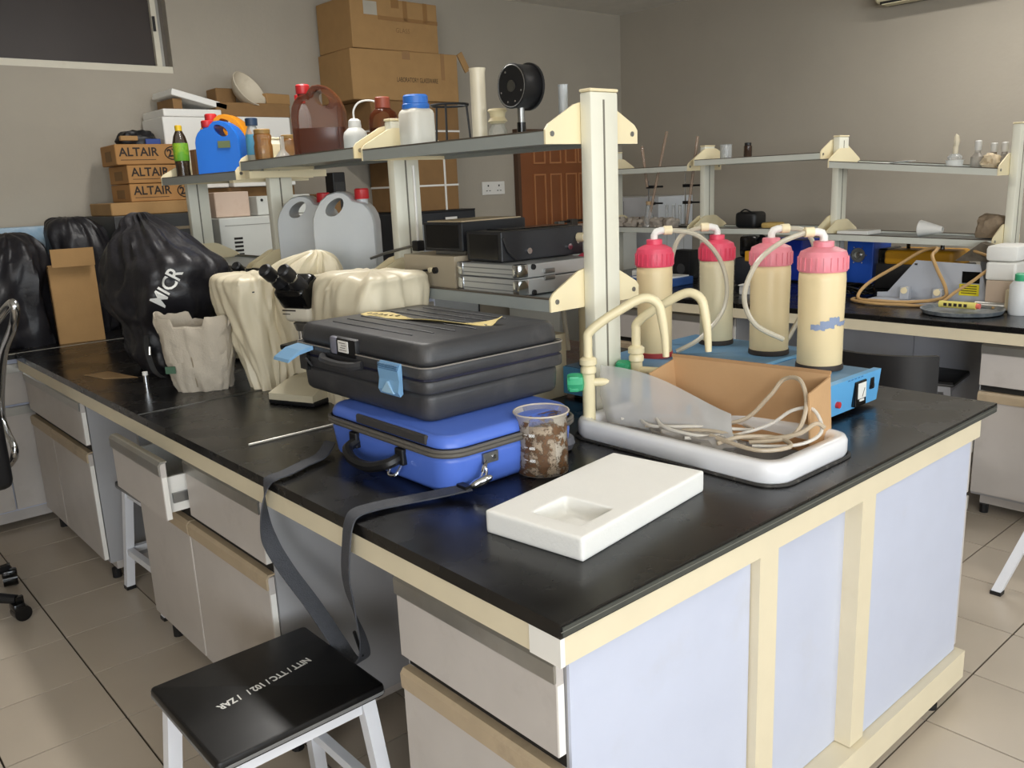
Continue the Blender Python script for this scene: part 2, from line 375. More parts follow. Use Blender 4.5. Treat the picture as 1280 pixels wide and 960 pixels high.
# brown panel door in the back wall
door_m = M('brown_door', (138, 84, 50), 0.42, var=0.1, scale=4, rgb2=(112, 64, 38), amt=0.3, s2=3)
groove_m = M('door_moulding', (186, 128, 84), 0.4)
d = struct(thing('door_1', 'brown panelled wooden door in the back wall', 'door', (3.86, Y1, 0)))
MB().box(0.03, 0.85, -0.045, -0.005, 0.0, 1.90).build('door_leaf', door_m, d)
MB().box(0.0, 0.03, -0.05, 0.0, 0, 1.93).box(0.85, 0.88, -0.05, 0.0, 0, 1.93).box(0.03, 0.85, -0.05, 0.0, 1.90, 1.93).build('door_frame', M('door_frame', (84, 60, 44), .5), d)
for z0, z1 in ((0.12, 0.72), (0.82, 1.58), (1.66, 1.84)):
    for x0 in (0.17, 0.35, 0.53, 0.68):
        q = MB(); x1 = x0 + 0.13 if x0 < 0.6 else x0 + 0.12
        q.box(x0, x0 + .012, -.055, -.045, z0, z1); q.box(x1 - .012, x1, -.055, -.045, z0, z1); q.box(x0 + .012, x1 - .012, -.055, -.045, z0, z0 + .012); q.box(x0 + .012, x1 - .012, -.055, -.045, z1 - .012, z1)
        q.build('door_moulding', groove_m, d)
MB().cyl((0.78, -0.1, 0.95), 0.02, 0.055, 'y', 12).build('door_knob', steel_m, d, True)
# double socket on the back wall
t = thing('wall_socket', 'white double wall socket beside the brown door', 'socket', (3.63, Y1, 1.485))
MB().rbox(-.115, .115, -.012, 0, -.05, .05, .004).build('face_plate', white_m, t)
for x in (-.055, .055):
    q = MB(); q.box(x - .006, x + .006, -.0135, -.012, .012, .026); q.box(x - .022, x - .008, -.0135, -.012, -.022, -.016); q.box(x + .008, x + .022, -.0135, -.012, -.022, -.016); q.build('socket_holes', black_m, t)
    MB().box(x + .03, x + .042, -.015, -.012, .018, .036).build('switch', white_m, t)
# out-of-view ceiling battens added for fill light (their lights are set at the top)
tube_on = M('added_lamp_glow', (250, 248, 240), .5); _n = tube_on.node_tree.nodes['Principled BSDF']; _n.inputs['Emission Color'].default_value = (1, .97, .93, 1); _n.inputs['Emission Strength'].default_value = 2.0  # glow for the tubes of the added ceiling lamps
for k, (x, y, _p) in enumerate(ADDED_LAMPS):
    t = thing('added_ceiling_lamp', ('added unseen ceiling fill lamp before the near island', 'added unseen ceiling fill lamp above the far half of the near island', 'added unseen ceiling fill lamp above the second island')[k], 'lamp', (x, y, ZC), 0, 'added ceiling fill lamps')
    MB().rbox(-.05, .05, -.62, .62, -.05, 0, .006).build('housing', white_m, t)
    for sx in (-1, 1): MB().cyl((sx * .028, -.59, -.066), .013, 1.18, 'y', 12).build('tube', tube_on, t, True)
# split air conditioner on the right wall
t = thing('air_conditioner', 'cream wall air conditioner high on the right wall', 'air conditioner', (X1, 1.62, 2.55))
MB().rbox(-.2, 0, -.42, .42, 0, .28, .03, 3).build('housing', M('ac_cream', (214, 206, 172), .45), t, True)
MB().box(-.19, -.05, -.38, .38, -.006, .012).build('outlet_slot', dark_m, t)
MB().rbox(-.19, -.10, -.37, .37, -.012, -.004, .003).build('louvre', M('ac_cream', (214, 206, 172)), t)

# ================================================================ laboratory island
IW, IL, H, TH = 1.736, 3.558, 0.85, 0.026
t = thing('island_worktop', 'long black resin worktop of the near laboratory island', 'worktop', (0, 0, 0))
sink_hole = (0.765, 1.025, 0.12, 0.66)
q = MB()   # slab with the opening for the basin
hx0, hx1, hy0, hy1 = sink_hole
for a in ((0, hx0, 0, 1.9), (hx1, IW, 0, 1.9), (hx0, hx1, 0, hy0), (hx0, hx1, hy1, 1.9)): q.box(*a, H - TH + .0, H)
bm = bmesh.new(); vs = [bm.verts.new(v) for v in q.v]; [bm.faces.new([vs[i] for i in f]) for f in q.f]
bmesh.ops.remove_doubles(bm, verts=bm.verts, dist=1e-5)
seen = {}
for f in list(bm.faces):
    key = tuple(sorted(v.index for v in f.verts)); 
bm.faces.ensure_lookup_table()
inner = [f for f in bm.faces if abs(f.normal.z) < .5 and any(abs(f.calc_center_median().x - c) < 1e-4 for c in (hx0, hx1)) and not (hy0 < f.calc_center_median().y < hy1)]
me = bpy.data.meshes.new('slab'); bm.to_mesh(me); bm.free(); me.materials.append(top_m)
o = bpy.data.objects.new('slab', me); COL.objects.link(o); o.parent = t
MB().box(0, IW, 1.9005, IL, H - TH, H).build('slab', top_m, t)
for nm, a in (('worktop_edge', (0.004, IW - .004, -0.0022, 0.0, H - TH + .003, H - .006)),): MB().box(*a).build(nm, edge_m, t)
MB().box(0.0, IW, -0.0026, -0.0022, H - TH + .012, H - TH + .0135).build('edge_line', M('edge_line', (112, 112, 104), .5), t)
MB().tube([(0.0, 1.9, H + .0004), (IW, 1.9, H + .0004)], .0012, 4).build('joint', edge_m, t)

t = thing('steel_understructure', 'cream steel frame carrying the near island worktop', 'support', (0, 0, 0))
zt = H - TH
MB().box(0.004, 1.64, 0.004, 0.05, zt - .052, zt - .0005).build('end_rail', beige_m, t)
MB().box(0.004, 0.05, 0.05, IL, zt - .05, zt - .0005).build('side_rail', beige_m, t)
MB().box(1.60, 1.64, 0.05, IL, zt - .05, zt - .0005).build('side_rail', beige_m, t)
MB().box(0.002, 0.012, 0.003, 0.075, zt - .052, zt - .001).build('corner_plate', white_m, t)
for x0, x1 in ((0.556, 0.622), (0.972, 1.036)): MB().box(x0, x1, 0.004, 0.06, 0.13, zt - .052).build('post', beige_m, t)
MB().box(0.60, 1.62, -0.012, 0.05, 0.042, 0.128).build('foot_beam', beige_m, t)
MB().box(0.60, 1.62, IL - .06, IL, 0.042, 0.128).build('foot_beam', beige_m, t)
for x, y in ((1.47, 0.02), (0.66, 0.02), (1.47, IL - .03), (0.66, IL - .03)):
    MB().cyl((x, y, 0), 0.022, 0.016, n=14).cyl((x, y, .016), 0.008, 0.03, n=10).build('levelling_foot', black_m, t, True)
MB().box(0.622, 0.972, 0.045, 0.055, 0.13, zt - .052).build('end_panel', panel_m, t)
MB().box(0.86, 0.90, 1.0, IL, 0.1, zt - .06).build('middle_panel', grey_m, t)

def handle_strip(parent, x, y0, y1, ztop, tan=False):
    """aluminium pull profile along the top edge of a drawer or door front (front faces -x at x)"""
    q = MB(); q.prism([(x, ztop - .044), (x - .004, ztop - .044), (x - .004, ztop - .002), (x + .024, ztop), (x + .024, ztop - .003), (x, ztop - .006)], 'y', y0, y1) if False else q
    poly = [(x + .0, ztop - .042), (x - .005, ztop - .042), (x - .006, ztop - .010), (x + .002, ztop), (x + .022, ztop), (x + .022, ztop - .004), (x + .004, ztop - .006), (x + .0, ztop - .012)]
    q.prism(poly, 'y', y0, y1)
    q.build('handle', tan_m if tan else alu_m, parent)
def cabinet(label, x0, x1, y0, y1, drawers, doors, open_=None, front='-x', cat='cabinet', name='base_cabinet', ztop=None):
    """base cabinet with body, drawers (> handle), doors (> handle); fronts on the -x side"""
    t = thing(name, label, cat, (0, 0, 0)); zt = (H - TH - .056) if ztop is None else ztop
    q = MB(); k = .018
    q.box(x0 + .02, x1, y0, y0 + k, .085, zt); q.box(x0 + .02, x1, y1 - k, y1, .085, zt); q.box(x0 + .02, x1, y0 + k, y1 - k, .085, .103); q.box(x1 - k, x1, y0 + k, y1 - k, .103, zt); q.box(x0 + .02, x1 - k, y0 + k, y1 - k, zt - k, zt)
    q.build('body', body_m, t)
    MB().box(x0 + .05, x1 - .02, y0 + .03, y1 - .03, .04, .085).build('plinth', grey_m, t)
    for yy in (y0 + .05, y1 - .05):
        for xx in (x0 + .05, x1 - .05): MB().cyl((xx, yy, 0), .018, .04, n=10).build('foot', black_m, t)
    for i, (a, b) in enumerate(drawers):
        dx = open_.get(i, 0) if open_ else 0
        xf = x0 - dx
        dr = MB().rbox(xf, xf + .018, a, b, .585, zt - .006, .0015, 1).build('drawer', grey_m, t)
        MB().box(xf + .002, xf + .0165, a - .0006, a, .587, zt - .05).build('edge_band', white_m, dr)
        handle_strip(dr, xf, a, b, zt - .002)
        if dx:
            q = MB(); q.box(xf + .018, xf + .4, a + .02, a + .032, .6, .71); q.box(xf + .018, xf + .4, b - .032, b - .02, .6, .71); q.box(xf + .018, xf + .4, a + .032, b - .032, .6, .606); q.build('drawer_box', white_m, dr)
            MB().box(xf + .03, xf + .38, a + .008, a + .018, .63, .66).build('runner', steel_m, dr)
    for i, (a, b) in enumerate(doors):
        dr = MB().rbox(x0, x0 + .018, a, b, .10, .548, .0015, 1).build('door', grey_m, t)
        MB().box(x0 + .002, x0 + .0165, a - .0006, a, .102, .50).build('edge_band', white_m, dr)
        handle_strip(dr, x0, a, b, .556, True)
    q = MB().box(x0 + .019, x0 + .026, y0 + .006, y1 - .006, .558, .583); q.build('front_gap', dark_m, t)
    return t
t = cabinet('grey drawer cabinet at the near corner of the island', 0.02, 0.55, 0.03, 0.497, [(0.034, 0.493)], [(0.034, 0.493)])
MB().box(0.04, 0.553, 0.024, 0.03, 0.085, H - TH - .056).build('end_panel', panel_m, t)
cabinet('grey two-drawer cabinet with one drawer pulled out, middle of the island', 0.02, 0.55, 1.10, 2.085, [(1.104, 1.605), (1.612, 2.06)], [(1.104, 1.632), (1.64, 2.08)], {1: 0.068})
cabinet('dark far cabinet under the island beside the office chair', 0.02, 0.55, 2.66, 3.55, [(2.665, 3.545)], [(2.665, 3.19), (3.196, 3.545)])
# cabinets on the far long side of the island (fronts look at the aisle)
def cabinet_back(label, y0, y1):
    t = thing('base_cabinet', label, 'cabinet', (0, 0, 0)); zt = H - TH - .056
    MB().box(1.04, 1.60, y0, y1, .13, zt).build('body', panel_m, t)
    for a, b in ((y0 + .003, (y0 + y1) / 2 - .002), ((y0 + y1) / 2 + .002, y1 - .003)):
        dr = MB().rbox(1.602, 1.62, a, b, .14, .60, .0015, 1).build('door', grey_m, t); MB().box(1.62, 1.626, a, b, .56, .60).build('handle', alu_m, dr)
        dr = MB().rbox(1.602, 1.62, a, b, .612, zt, .0015, 1).build('drawer', grey_m, t); MB().box(1.62, 1.626, a, b, zt - .04, zt).build('handle', alu_m, dr)
    MB().box(1.08, 1.58, y0 + .05, y1 - .05, .128, .13).build('plinth', grey_m, t)
    for yy in (y0 + .1, y1 - .08): MB().cyl((1.3, yy, 0), .018, .128, n=10).build('foot', black_m, t)
    return t
cabinet_back('white cabinet at the right end of the island beside the aisle', 0.012, 0.60)
cabinet_back('aisle-side cabinet under the middle of the near island', 1.2, 2.1)

# ---------------------------------------------------------------- reagent racks
rail_m = M('grey_shelf_rail', (150, 155, 152), .35, var=.04)
def bracket_poly(cx, zb, w=0.178, hgt=0.105):
    return [(cx - w, zb), (cx + w, zb), (cx + w, zb + .036), (cx + w - .012, zb + .05), (cx + .07, zb + hgt - .005), (cx + .048, zb + hgt), (cx - .048, zb + hgt), (cx - .07, zb + hgt - .005), (cx - w + .012, zb + .05), (cx - w, zb + .036)]
def rack(label, cx, cols, ztop, upper, lower, zbase=H, rail=None):
    """cols = y centres; upper / lower = per bay (z at near end, z at far end)"""
    t = thing('reagent_rack', label, 'rack', (0, 0, 0)); rl = rail or rail_m
    for y in cols:
        c = MB().rbox(cx - .053, cx + .053, y - .02, y + .02, zbase, ztop, .006, 2).build('column', col_m, t, True)
        MB().box(cx - .007, cx - .001, y - .0212, y - .02, zbase + .05, ztop - .02).build('slot', M('slot_grey', (120, 116, 104), .6), c)
        MB().rbox(cx - .054, cx + .054, y - .021, y + .021, ztop, ztop + .008, .003).build('cap', brk_m, c)
    for bays, kind in ((upper, 'u'), (lower, 'l')):
        for i, bz in enumerate(bays):
            if bz is None: continue
            za, zb = bz; ya, yb = cols[i] + .024, cols[i + 1] - .024
            for y, z in ((ya, za), (yb, zb)):
                b = MB().prism(bracket_poly(cx, z - .012), 'y', y - .003, y + .003).build('bracket', brk_m, t)
                q = MB()
                for x in (cx - .155, cx + .155): q.cyl((x, y - .0055, z + .014), .007, .0025, 'y', 10)
                q.build('screws', steel_m, b, kind='stuff')
            ya += .004; yb -= .004
            for nm, mt, x0, x1, h0, h1 in (('shelf_board', shelf_m, cx - .158, cx + .158, 0, .014), ('shelf_rail', rl, cx - .176, cx - .159, -.012, .02), ('shelf_rail', rl, cx + .159, cx + .176, -.012, .02), ('shelf_rim', rim_m, cx - .1762, cx - .162, .0205, .0245), ('shelf_rim', rim_m, cx + .162, cx + .1762, .0205, .0245)):
                vs = [(x, y, z + h) for x in (x0, x1) for y, z in ((ya, za), (yb, zb)) for h in (h0, h1)]
                MB().add(vs, [(0, 1, 3, 2), (4, 6, 7, 5), (0, 4, 5, 1), (2, 3, 7, 6), (0, 2, 6, 4), (1, 5, 7, 3)]).build(nm, mt, t)
    return t
RX = 0.915
rk = rack('ivory reagent rack with two shelf levels along the near island', RX, [0.745, 1.665, 2.60, 3.50], 1.735, [(1.618, 1.618), (1.628, 1.622), (1.588, 1.588)], [(1.186, 1.186), (1.19, 1.19), (1.19, 1.19)])
MB().box(RX - .175, RX + .175, 2.66, 2.70, 1.565, 1.60).build('cross_arm', brk_m, rk)
MB().box(RX - .175, RX + .175, 2.50, 2.54, 1.578, 1.606).build('cross_arm', brk_m, rk)

# ================================================================ second bench
B2X0, B2X1, B2Y0, B2Y1 = 3.0, 4.74, -0.25, 3.42
t = thing('bench_worktop', 'black worktop of the second island behind the bottles', 'worktop')
MB().rbox(B2X0, B2X1, B2Y0, 1.6, H - TH, H, .003, 1).build('slab', top_m, t); MB().rbox(B2X0, B2X1, 1.603, B2Y1, H - TH, H, .003, 1).build('slab', top_m, t)
t = thing('steel_understructure', 'cream steel frame under the second island', 'support')
MB().box(B2X0 + .004, B2X0 + .05, B2Y0, B2Y1, zt - .05, zt - .0005).build('side_rail', beige_m, t)
MB().box(B2X1 - .05, B2X1 - .004, B2Y0, B2Y1, zt - .05, zt - .0005).build('side_rail', beige_m, t)
MB().box(B2X0 + .05, B2X1 - .05, B2Y0, B2Y0 + .05, zt - .05, zt - .0005).build('end_rail', beige_m, t)
for a, b in ((B2Y0 + .05, 1.16), (1.164, B2Y1 - .02)): MB().box(3.86, 3.88, a, b, .04, zt - .05).build('back_panel', M('pale_laminate', (204, 208, 218), .4), t)
for x, y in ((3.9, -.2), (3.9, 3.38), (4.7, -.2), (4.7, 3.38)): MB().box(x - .02, x + .02, y - .02, y + .02, 0, zt - .05).build('post', beige_m, t)
cabinet('white drawer cabinet under the second island at the right edge', 3.03, 3.75, -0.2, 0.52, [(-.196, .516)], [(-.196, .516)])
cabinet('white cabinet under the second island behind the bottles', 3.03, 3.75, 1.75, 2.6, [(1.754, 2.596)], [(1.754, 2.596)])
RX2 = 3.905
rack('ivory reagent rack on the second island', RX2, [0.735, 1.66, 2.57, 3.36], 1.69, [(1.462, 1.535), (1.585, 1.585), (1.555, 1.555)], [(1.12, 1.14), (1.165, 1.165), (1.165, 1.165)], rail=M('pale_shelf_rail', (206, 208, 198), .35, var=.04))

# ================================================================ bench along the back wall
t = thing('wall_bench_worktop', 'black worktop along the back wall under the bags', 'worktop')
MB().rbox(-1.6, 2.42, 3.562, Y1 - .002, H - TH, H, .003, 1).build('slab', top_m, t)
MB().box(-1.6, 0.6, 3.561, 3.565, H - .003, H + .0012).build('joint_strip', M('pale_joint', (150, 146, 136), .5), t)
t = thing('wall_bench_cabinet', 'pale cabinet row under the wall bench beside the office chair', 'cabinet')
MB().box(-1.6, 2.42, 3.60, Y1 - .01, .10, H - TH - .001).build('body', panel_m, t)
MB().box(-1.58, 2.40, 3.66, Y1 - .02, .03, .10).build('plinth', grey_m, t)
for k in range(8):
    a = -1.6 + k * .5; dr = MB().rbox(a + .003, min(a + .497, 2.418), 3.582, 3.60, .11, .60, .0015, 1).build('door', grey_m, t); MB().box(a + .003, min(a + .497, 2.418), 3.578, 3.582, .56, .60).build('handle', alu_m, dr)
    dr = MB().rbox(a + .003, min(a + .497, 2.418), 3.582, 3.60, .612, .80, .0015, 1).build('drawer', grey_m, t); MB().box(a + .003, min(a + .497, 2.418), 3.578, 3.582, .76, .80).build('handle', alu_m, dr)
for x in (-1.5, -.5, .5, 1.5, 2.3): MB().cyl((x, 3.7, 0), .02, .03, n=10).build('foot', black_m, t)

# ================================================================ stools and chairs
seat_m = M('black_seat', (13, 12, 12), 0.42, var=0.15, scale=30, rvar=0.06)
leg_m = M('white_painted_steel', (222, 224, 230), 0.4, var=0.03, rgb2=(170, 160, 150), amt=0.08)
def stool(label, loc, rz, w=0.385, d=0.37, h=0.452, splay=.035):
    t = thing('stool', label, 'stool', loc, rz, 'white-legged laboratory stools')
    MB().rbox(-w / 2, w / 2, -d / 2, d / 2, h - .028, h, .007, 2, vert=.012).build('seat', seat_m, t, True)
    MB().rbox(-w / 2 - .001, w / 2 + .001, -d / 2 - .001, d / 2 + .001, h - .024, h - .012, .003, 1, vert=.012).build('edge_band', M('stool_edge', (118, 118, 118), .4), t)
    a, b = w / 2 - .035, d / 2 - .035
    for sx in (-1, 1):
        for sy in (-1, 1):
            T = None; lo = (sx * (a + splay), sy * (b + splay)); hi = (sx * a, sy * b); k = .016
            vs = []
            for (x, y), z in ((lo, .012), (hi, h - .03)):
                vs += [(x - k, y - k, z), (x + k, y - k, z), (x + k, y + k, z), (x - k, y + k, z)]
            lg = MB().add(vs, [(0, 3, 2, 1), (4, 5, 6, 7), (0, 1, 5, 4), (1, 2, 6, 5), (2, 3, 7, 6), (3, 0, 4, 7)]).build('leg', leg_m, t)
            MB().box(lo[0] - .018, lo[0] + .018, lo[1] - .018, lo[1] + .018, 0, .014).build('foot_cap', black_m, lg)
    k = .012
    for sy in (-1, 1):
        MB().box(-a + .016, a - .016, sy * b - k, sy * b + k, h - .062, h - .03).build('apron', leg_m, t); MB().box(-a - splay * .5, a + splay * .5, sy * (b + splay * .64) - k, sy * (b + splay * .64) + k, .15, .175).build('stretcher', leg_m, t)
    for sx in (-1, 1):
        MB().box(sx * a - k, sx * a + k, -b + .016, b - .016, h - .062, h - .03).build('apron', leg_m, t); MB().box(sx * (a + splay * .64) - k, sx * (a + splay * .64) + k, -b - splay * .5, b + splay * .5, .15, .175).build('stretcher', leg_m, t)
    return t
st = stool('black-topped stool with white stencilled code in the foreground', (-0.144, 0.797, 0), R(0))
text(st, 'NITT / TTC / 102 /   / ZAR', .029, (0.005, 0.012, .452), (-1.0, -0.16, 0), (0.16, -1, 0), whiteprint_m, squeeze=.73, bold=.001)
stool('stool pushed into the knee space beside the open drawer', (0.27, 2.38, 0), R(2))
stool('black-topped stool under the second island, seen past the blue device', (3.72, 1.03, 0), R(8))
stool('stool at the right edge with only its white legs showing', (2.641, -0.18, 0), R(0), h=.62, splay=.17)

# black low-backed chair in the aisle
t = thing('visitor_chair', 'black padded chair whose backrest shows behind the blue device', 'chair', (2.78, 0.80, 0), R(185))
MB().rbox(-.22, .22, -.2, .22, .40, .45, .02, 3).build('seat', black_m, t, True)
q = MB(); n = 12
for i in range(n):
    a0 = R(215 + 110 * i / n); a1 = R(215 + 110 * (i + 1) / n)
rg = []
for i in range(n + 1):
    a = R(50 - 100 * i / n); c, s_ = math.cos(a), math.sin(a)
    rg.append([(-.05 + .26 * c, .30 * s_, .55), (-.05 + .285 * c, .325 * s_, .55), (-.05 + .285 * c, .325 * s_, .765), (-.05 + .26 * c, .30 * s_, .765)])
MB().loft(rg).build('backrest', M('black_vinyl', (30, 29, 30), .35), t, True)
for sx in (-1, 1):
    for sy in (-1, 1): MB().tube([(sx * .2, sy * .18, 0), (sx * .19, sy * .17, .40)], .012, 8).build('leg', steel_m, t, True)
    MB().tube([(.2, sx * .18, .40), (.215, sx * .2, .58)], .012, 8).build('back_support', steel_m, t, True)

# office chair at the left edge
t = thing('office_chair', 'black office chair with chrome side frame at the left edge', 'chair', (-0.54, 2.80, 0))
MB().rbox(-.22, .22, -.24, .24, .44, .52, .03, 3, vert=.06).build('seat', black_m, t, True)
MB().rbox(-.22, .22, -.62, -.56, .62, 1.16, .03, 3).build('backrest', black_m, t, True)
MB().rbox(-.04, .04, -.60, -.10, .43, .455, .008, 2).build('back_bar', black_m, t, True); MB().rbox(-.04, .04, -.60, -.575, .44, .66, .008, 2).build('back_bar', black_m, t, True)
MB().cyl((0, 0, .12), .03, .33, n=14).build('gas_lift', black_m, t, True)
for k in range(5):
    a = R(30 + 72 * k); c, s_ = math.cos(a), math.sin(a)
    MB().tube([(0.02 * c, .02 * s_, .115), (.30 * c, .30 * s_, .08)], lambda u: .026 - .008 * u, 8).build('base_arm', black_m, t, True)
    cs = MB(); T = Matrix.Translation((.31 * c, .31 * s_, .03)) @ Matrix.Rotation(a + R(50), 4, 'Z')
    cs.cyl((0, -.026, 0), .030, .052, 'y', 18, T=T); cs.box(-.014, .014, -.007, .007, -.01, .062, T=T); cs.rbox(-.03, .012, -.028, .028, .012, .042, .008, T=T)
    cs.build('caster', blackgloss_m, t, True)
for sx in (-1, 1):
    pts = [(sx * .24, -.57, 1.14), (sx * .285, -.66, 1.215), (sx * .29, -.69, 1.205), (sx * .29, -.62, 1.14), (sx * .29, -.42, 1.04), (sx * .29, -.26, .90), (sx * .29, -.165, .775), (sx * .29, -.20, .72), (sx * .29, -.29, .665), (sx * .285, -.20, .60), (sx * .27, .05, .50), (sx * .21, .12, .47)]
    MB().tube(pts, .014, 10, smooth=6).build('side_rail', chrome_m, t, True)

# ================================================================ blue carrying case and its strap
blue_m = M('blue_shell', (82, 114, 204), 0.36, var=0.05, rgb2=(44, 62, 140), amt=0.15, s2=3)
t = thing('carrying_case', 'blue hard-shell carrying case under the black case', 'case', (0.412, 0.814, H))
MB().rbox(-.205, .205, -.262, .262, .0, .092, .018, 3, vert=.055, taper=lambda u: .955 + .045 * u).build('bottom_shell', blue_m, t, True)
MB().rbox(-.205, .205, -.262, .262, .104, .134, .012, 3, vert=.055, taper=lambda u: 1 - .04 * u).build('top_shell', blue_m, t, True)
pz = [(p[0], p[1]) for p in rrect(.418, .532, .06, 5)]
MB().tube([(a, b, .094) for a, b in pz] + [(pz[0][0], pz[0][1], .094)], .0052, 6).build('zip_piping', M('grey_piping', (92, 88, 82), .5), t, True)
MB().tube([(a, b, .103) for a, b in pz] + [(pz[0][0], pz[0][1], .103)], .0052, 6).build('zip_piping', M('grey_piping', (92, 88, 82)), t, True)
MB().prism(rrect(.404, .518, .055, 5), 'z', .088, .108).build('zip_tape', black_m, t)
MB().rbox(-.2055, -.195, -.19, .10, .110, .132, .003, 1).build('top_pocket', M('dark_grey_fabric', (58, 56, 56), .7), t)
# handle on the long side
MB().tube([(-.202, -.085, .062), (-.235, -.08, .052), (-.25, -.02, .035), (-.25, .05, .035), (-.235, .10, .05), (-.202, .105, .062)], .013, 8, smooth=5).build('handle', black_m, t, True)
for y in (-.09, .11): MB().rbox(-.214, -.198, y - .016, y + .016, .045, .085, .004).build('handle_mount', black_m, t)
MB().tube([(-.215, -.10, .045), (-.235, -.105, .03), (-.24, -.085, .03), (-.225, -.08, .05)], .0035, 6, smooth=5).build('handle_ring', chrome_m, t, True)
MB().box(-.105, -.062, -.2655, -.2575, .058, .082).build('strap_plate', steel_m, t)
MB().cyl((-.075, -.268, .070), .005, .003, 'y', 12).build('rivet', chrome_m, t, True)
MB().tube([(-.1, -.266, .066), (-.115, -.276, .06), (-.12, -.276, .045), (-.105, -.27, .045), (-.1, -.268, .060)], .0025, 6, smooth=4).build('strap_ring', chrome_m, t, True)

strap_m = M('grey_webbing', (70, 72, 78), 0.62, var=0.12, scale=60, bump=0.3, bscale=300)
t = thing('shoulder_strap', 'dark webbing shoulder strap hanging over the worktop edge', 'strap', (0, 0, 0))
pts = [(0.252, .540, .872), (.19, .578, .863), (.12, .605, .861), (.06, .618, .862), (.015, .618, .861), (-.006, .612, .845), (-.016, .612, .80), (-.014, .63, .72), (.012, .655, .62), (.046, .69, .53), (.066, .73, .46),
       (.070, .79, .42), (.068, .85, .45), (.048, .92, .53), (.014, .975, .62), (-.010, 1.0, .70), (-.014, 1.0, .78), (-.008, .985, .84), (.004, .972, .858), (.04, .975, .860), (.10, 1.0, .861), (.165, 1.03, .861), (.225, 1.085, .872)]
def sw(u):
    k = .020
    def mixv(a, b, f): return tuple(k * (p * (1 - f) + q * f) for p, q in zip(a, b))
    A, B, C = (.15, 1, 0.05), (1, .05, .1), (-.2, 1, 0)
    if u < .34: return mixv(A, A, 0)
    if u < .46: return mixv(A, B, (u - .34) / .12)
    if u < .68: return mixv(B, B, 0)
    if u < .80: return mixv(B, C, (u - .68) / .12)
    return mixv(C, C, 0)
MB().ribbon(pts, sw, .0016, 8).build('webbing', strap_m, t, True, ang=80)
MB().lathe([(.001, -.004), (.006, 0), (.0105, .014), (.0105, .034), (.006, .05), (.001, .054)], n=12, T=Matrix.Translation((.256, .537, .873)) @ Matrix.Rotation(R(70), 4, (0.35, 0.6, 0))).build('snap_hook', chrome_m, t, True)
MB().tube([(.282, .535, .885), (.293, .537, .897), (.302, .541, .907), (.304, .536, .895), (.290, .530, .880)], .0028, 6, smooth=5).build('hook_eye', chrome_m, t, True)
MB().box(.238, .256, .530, .562, .868, .878).build('buckle', black_m, t)
MB().tube([(.056, .715, .475), (.046, .712, .51), (.032, .70, .55)], .004, 6).build('slider_bar', black_m, t, True)

# ================================================================ black moulded case
casebk_m = M('black_moulded_plastic', (56, 56, 58), 0.40, var=0.10, scale=18, bump=0.06, bscale=240, rgb2=(98, 96, 94), amt=0.30, s2=6, rvar=0.06)  # paler base and patches stand in for worn sheen and reflected light
t = thing('tool_case', 'black moulded plastic case with light blue latches', 'case', (0.475, 0.980, H + .152))
w, d = .445, .615
MB().rbox(-w / 2, w / 2, -d / 2, d / 2, .052, .082, .006, 2, vert=.03).build('bottom_rim', casebk_m, t, True)
MB().rbox(-w / 2 + .008, w / 2 - .008, -d / 2 + .008, d / 2 - .008, -.018, .054, .018, 3, vert=.035, taper=lambda u: .985 + .015 * u).build('bottom_shell', casebk_m, t, True)
MB().rbox(-w / 2, w / 2, -d / 2, d / 2, .086, .114, .006, 2, vert=.03).build('lid_rim', casebk_m, t, True)
q = MB().rbox(-w / 2 + .006, w / 2 - .006, -d / 2 + .006, d / 2 - .006, .112, .166, .016, 3, vert=.035, taper=lambda u: 1 - .035 * u); q.build('lid', casebk_m, t, True)
MB().rbox(-w / 2 + .004, w / 2 - .004, -d / 2 + .004, d / 2 - .004, .080, .088, .001, 1, vert=.03).build('parting_seam', M('navy_seal', (22, 22, 44), .6), t)
MB().tube([(a, b, .114) for a, b in rrect(w + .002, d + .002, .03, 4)] + [(w / 2 + .001, d / 2 - .03, .114)], .0018, 5).build('rim_bead', M('worn_edge', (140, 134, 126), .45), t, True)
for i in range(7):
    x = -.15 + .05 * i
    MB().tube([(x, -.22 + .02 * abs(i - 3), .1665), (x, .24 - .01 * abs(i - 3), .1665)], .0022, 5).build('lid_rib', casebk_m, t)
# hand grip recess in the long side with a pale insert and a paper label
MB().rbox(-w / 2 - .004, -w / 2 + .03, -.02, .11, .100, .150, .008, 2).build('grip_recess', M('black_recess', (16, 16, 17), .5), t, True)
MB().rbox(-w / 2 - .006, -w / 2 + .012, .068, .102, .104, .150, .006, 2).build('grip_cheek', M('grey_rubber', (112, 112, 124), .45), t, True)
MB().box(-w / 2 - .0065, -w / 2 - .004, .012, .058, .114, .143).build('paper_label', white_m, t)
lm_ = M('grey_print', (96, 92, 88), .7)
for i in range(4): MB().box(-w / 2 - .0072, -w / 2 - .0065, .018 + .004 * (i % 2), .052 - .005 * (i % 3), .119 + .006 * i, .1205 + .006 * i).build('label_line', lm_, t)
MB().tube([(-w / 2 - .006, -.05, .092), (-w / 2 - .022, -.02, .088), (-w / 2 - .026, .045, .086), (-w / 2 - .022, .11, .088), (-w / 2 - .006, .14, .092)], .011, 8, smooth=6).build('handle', casebk_m, t, True)
latch_m = M('light_blue_latch', (126, 170, 208), 0.4, var=0.05)
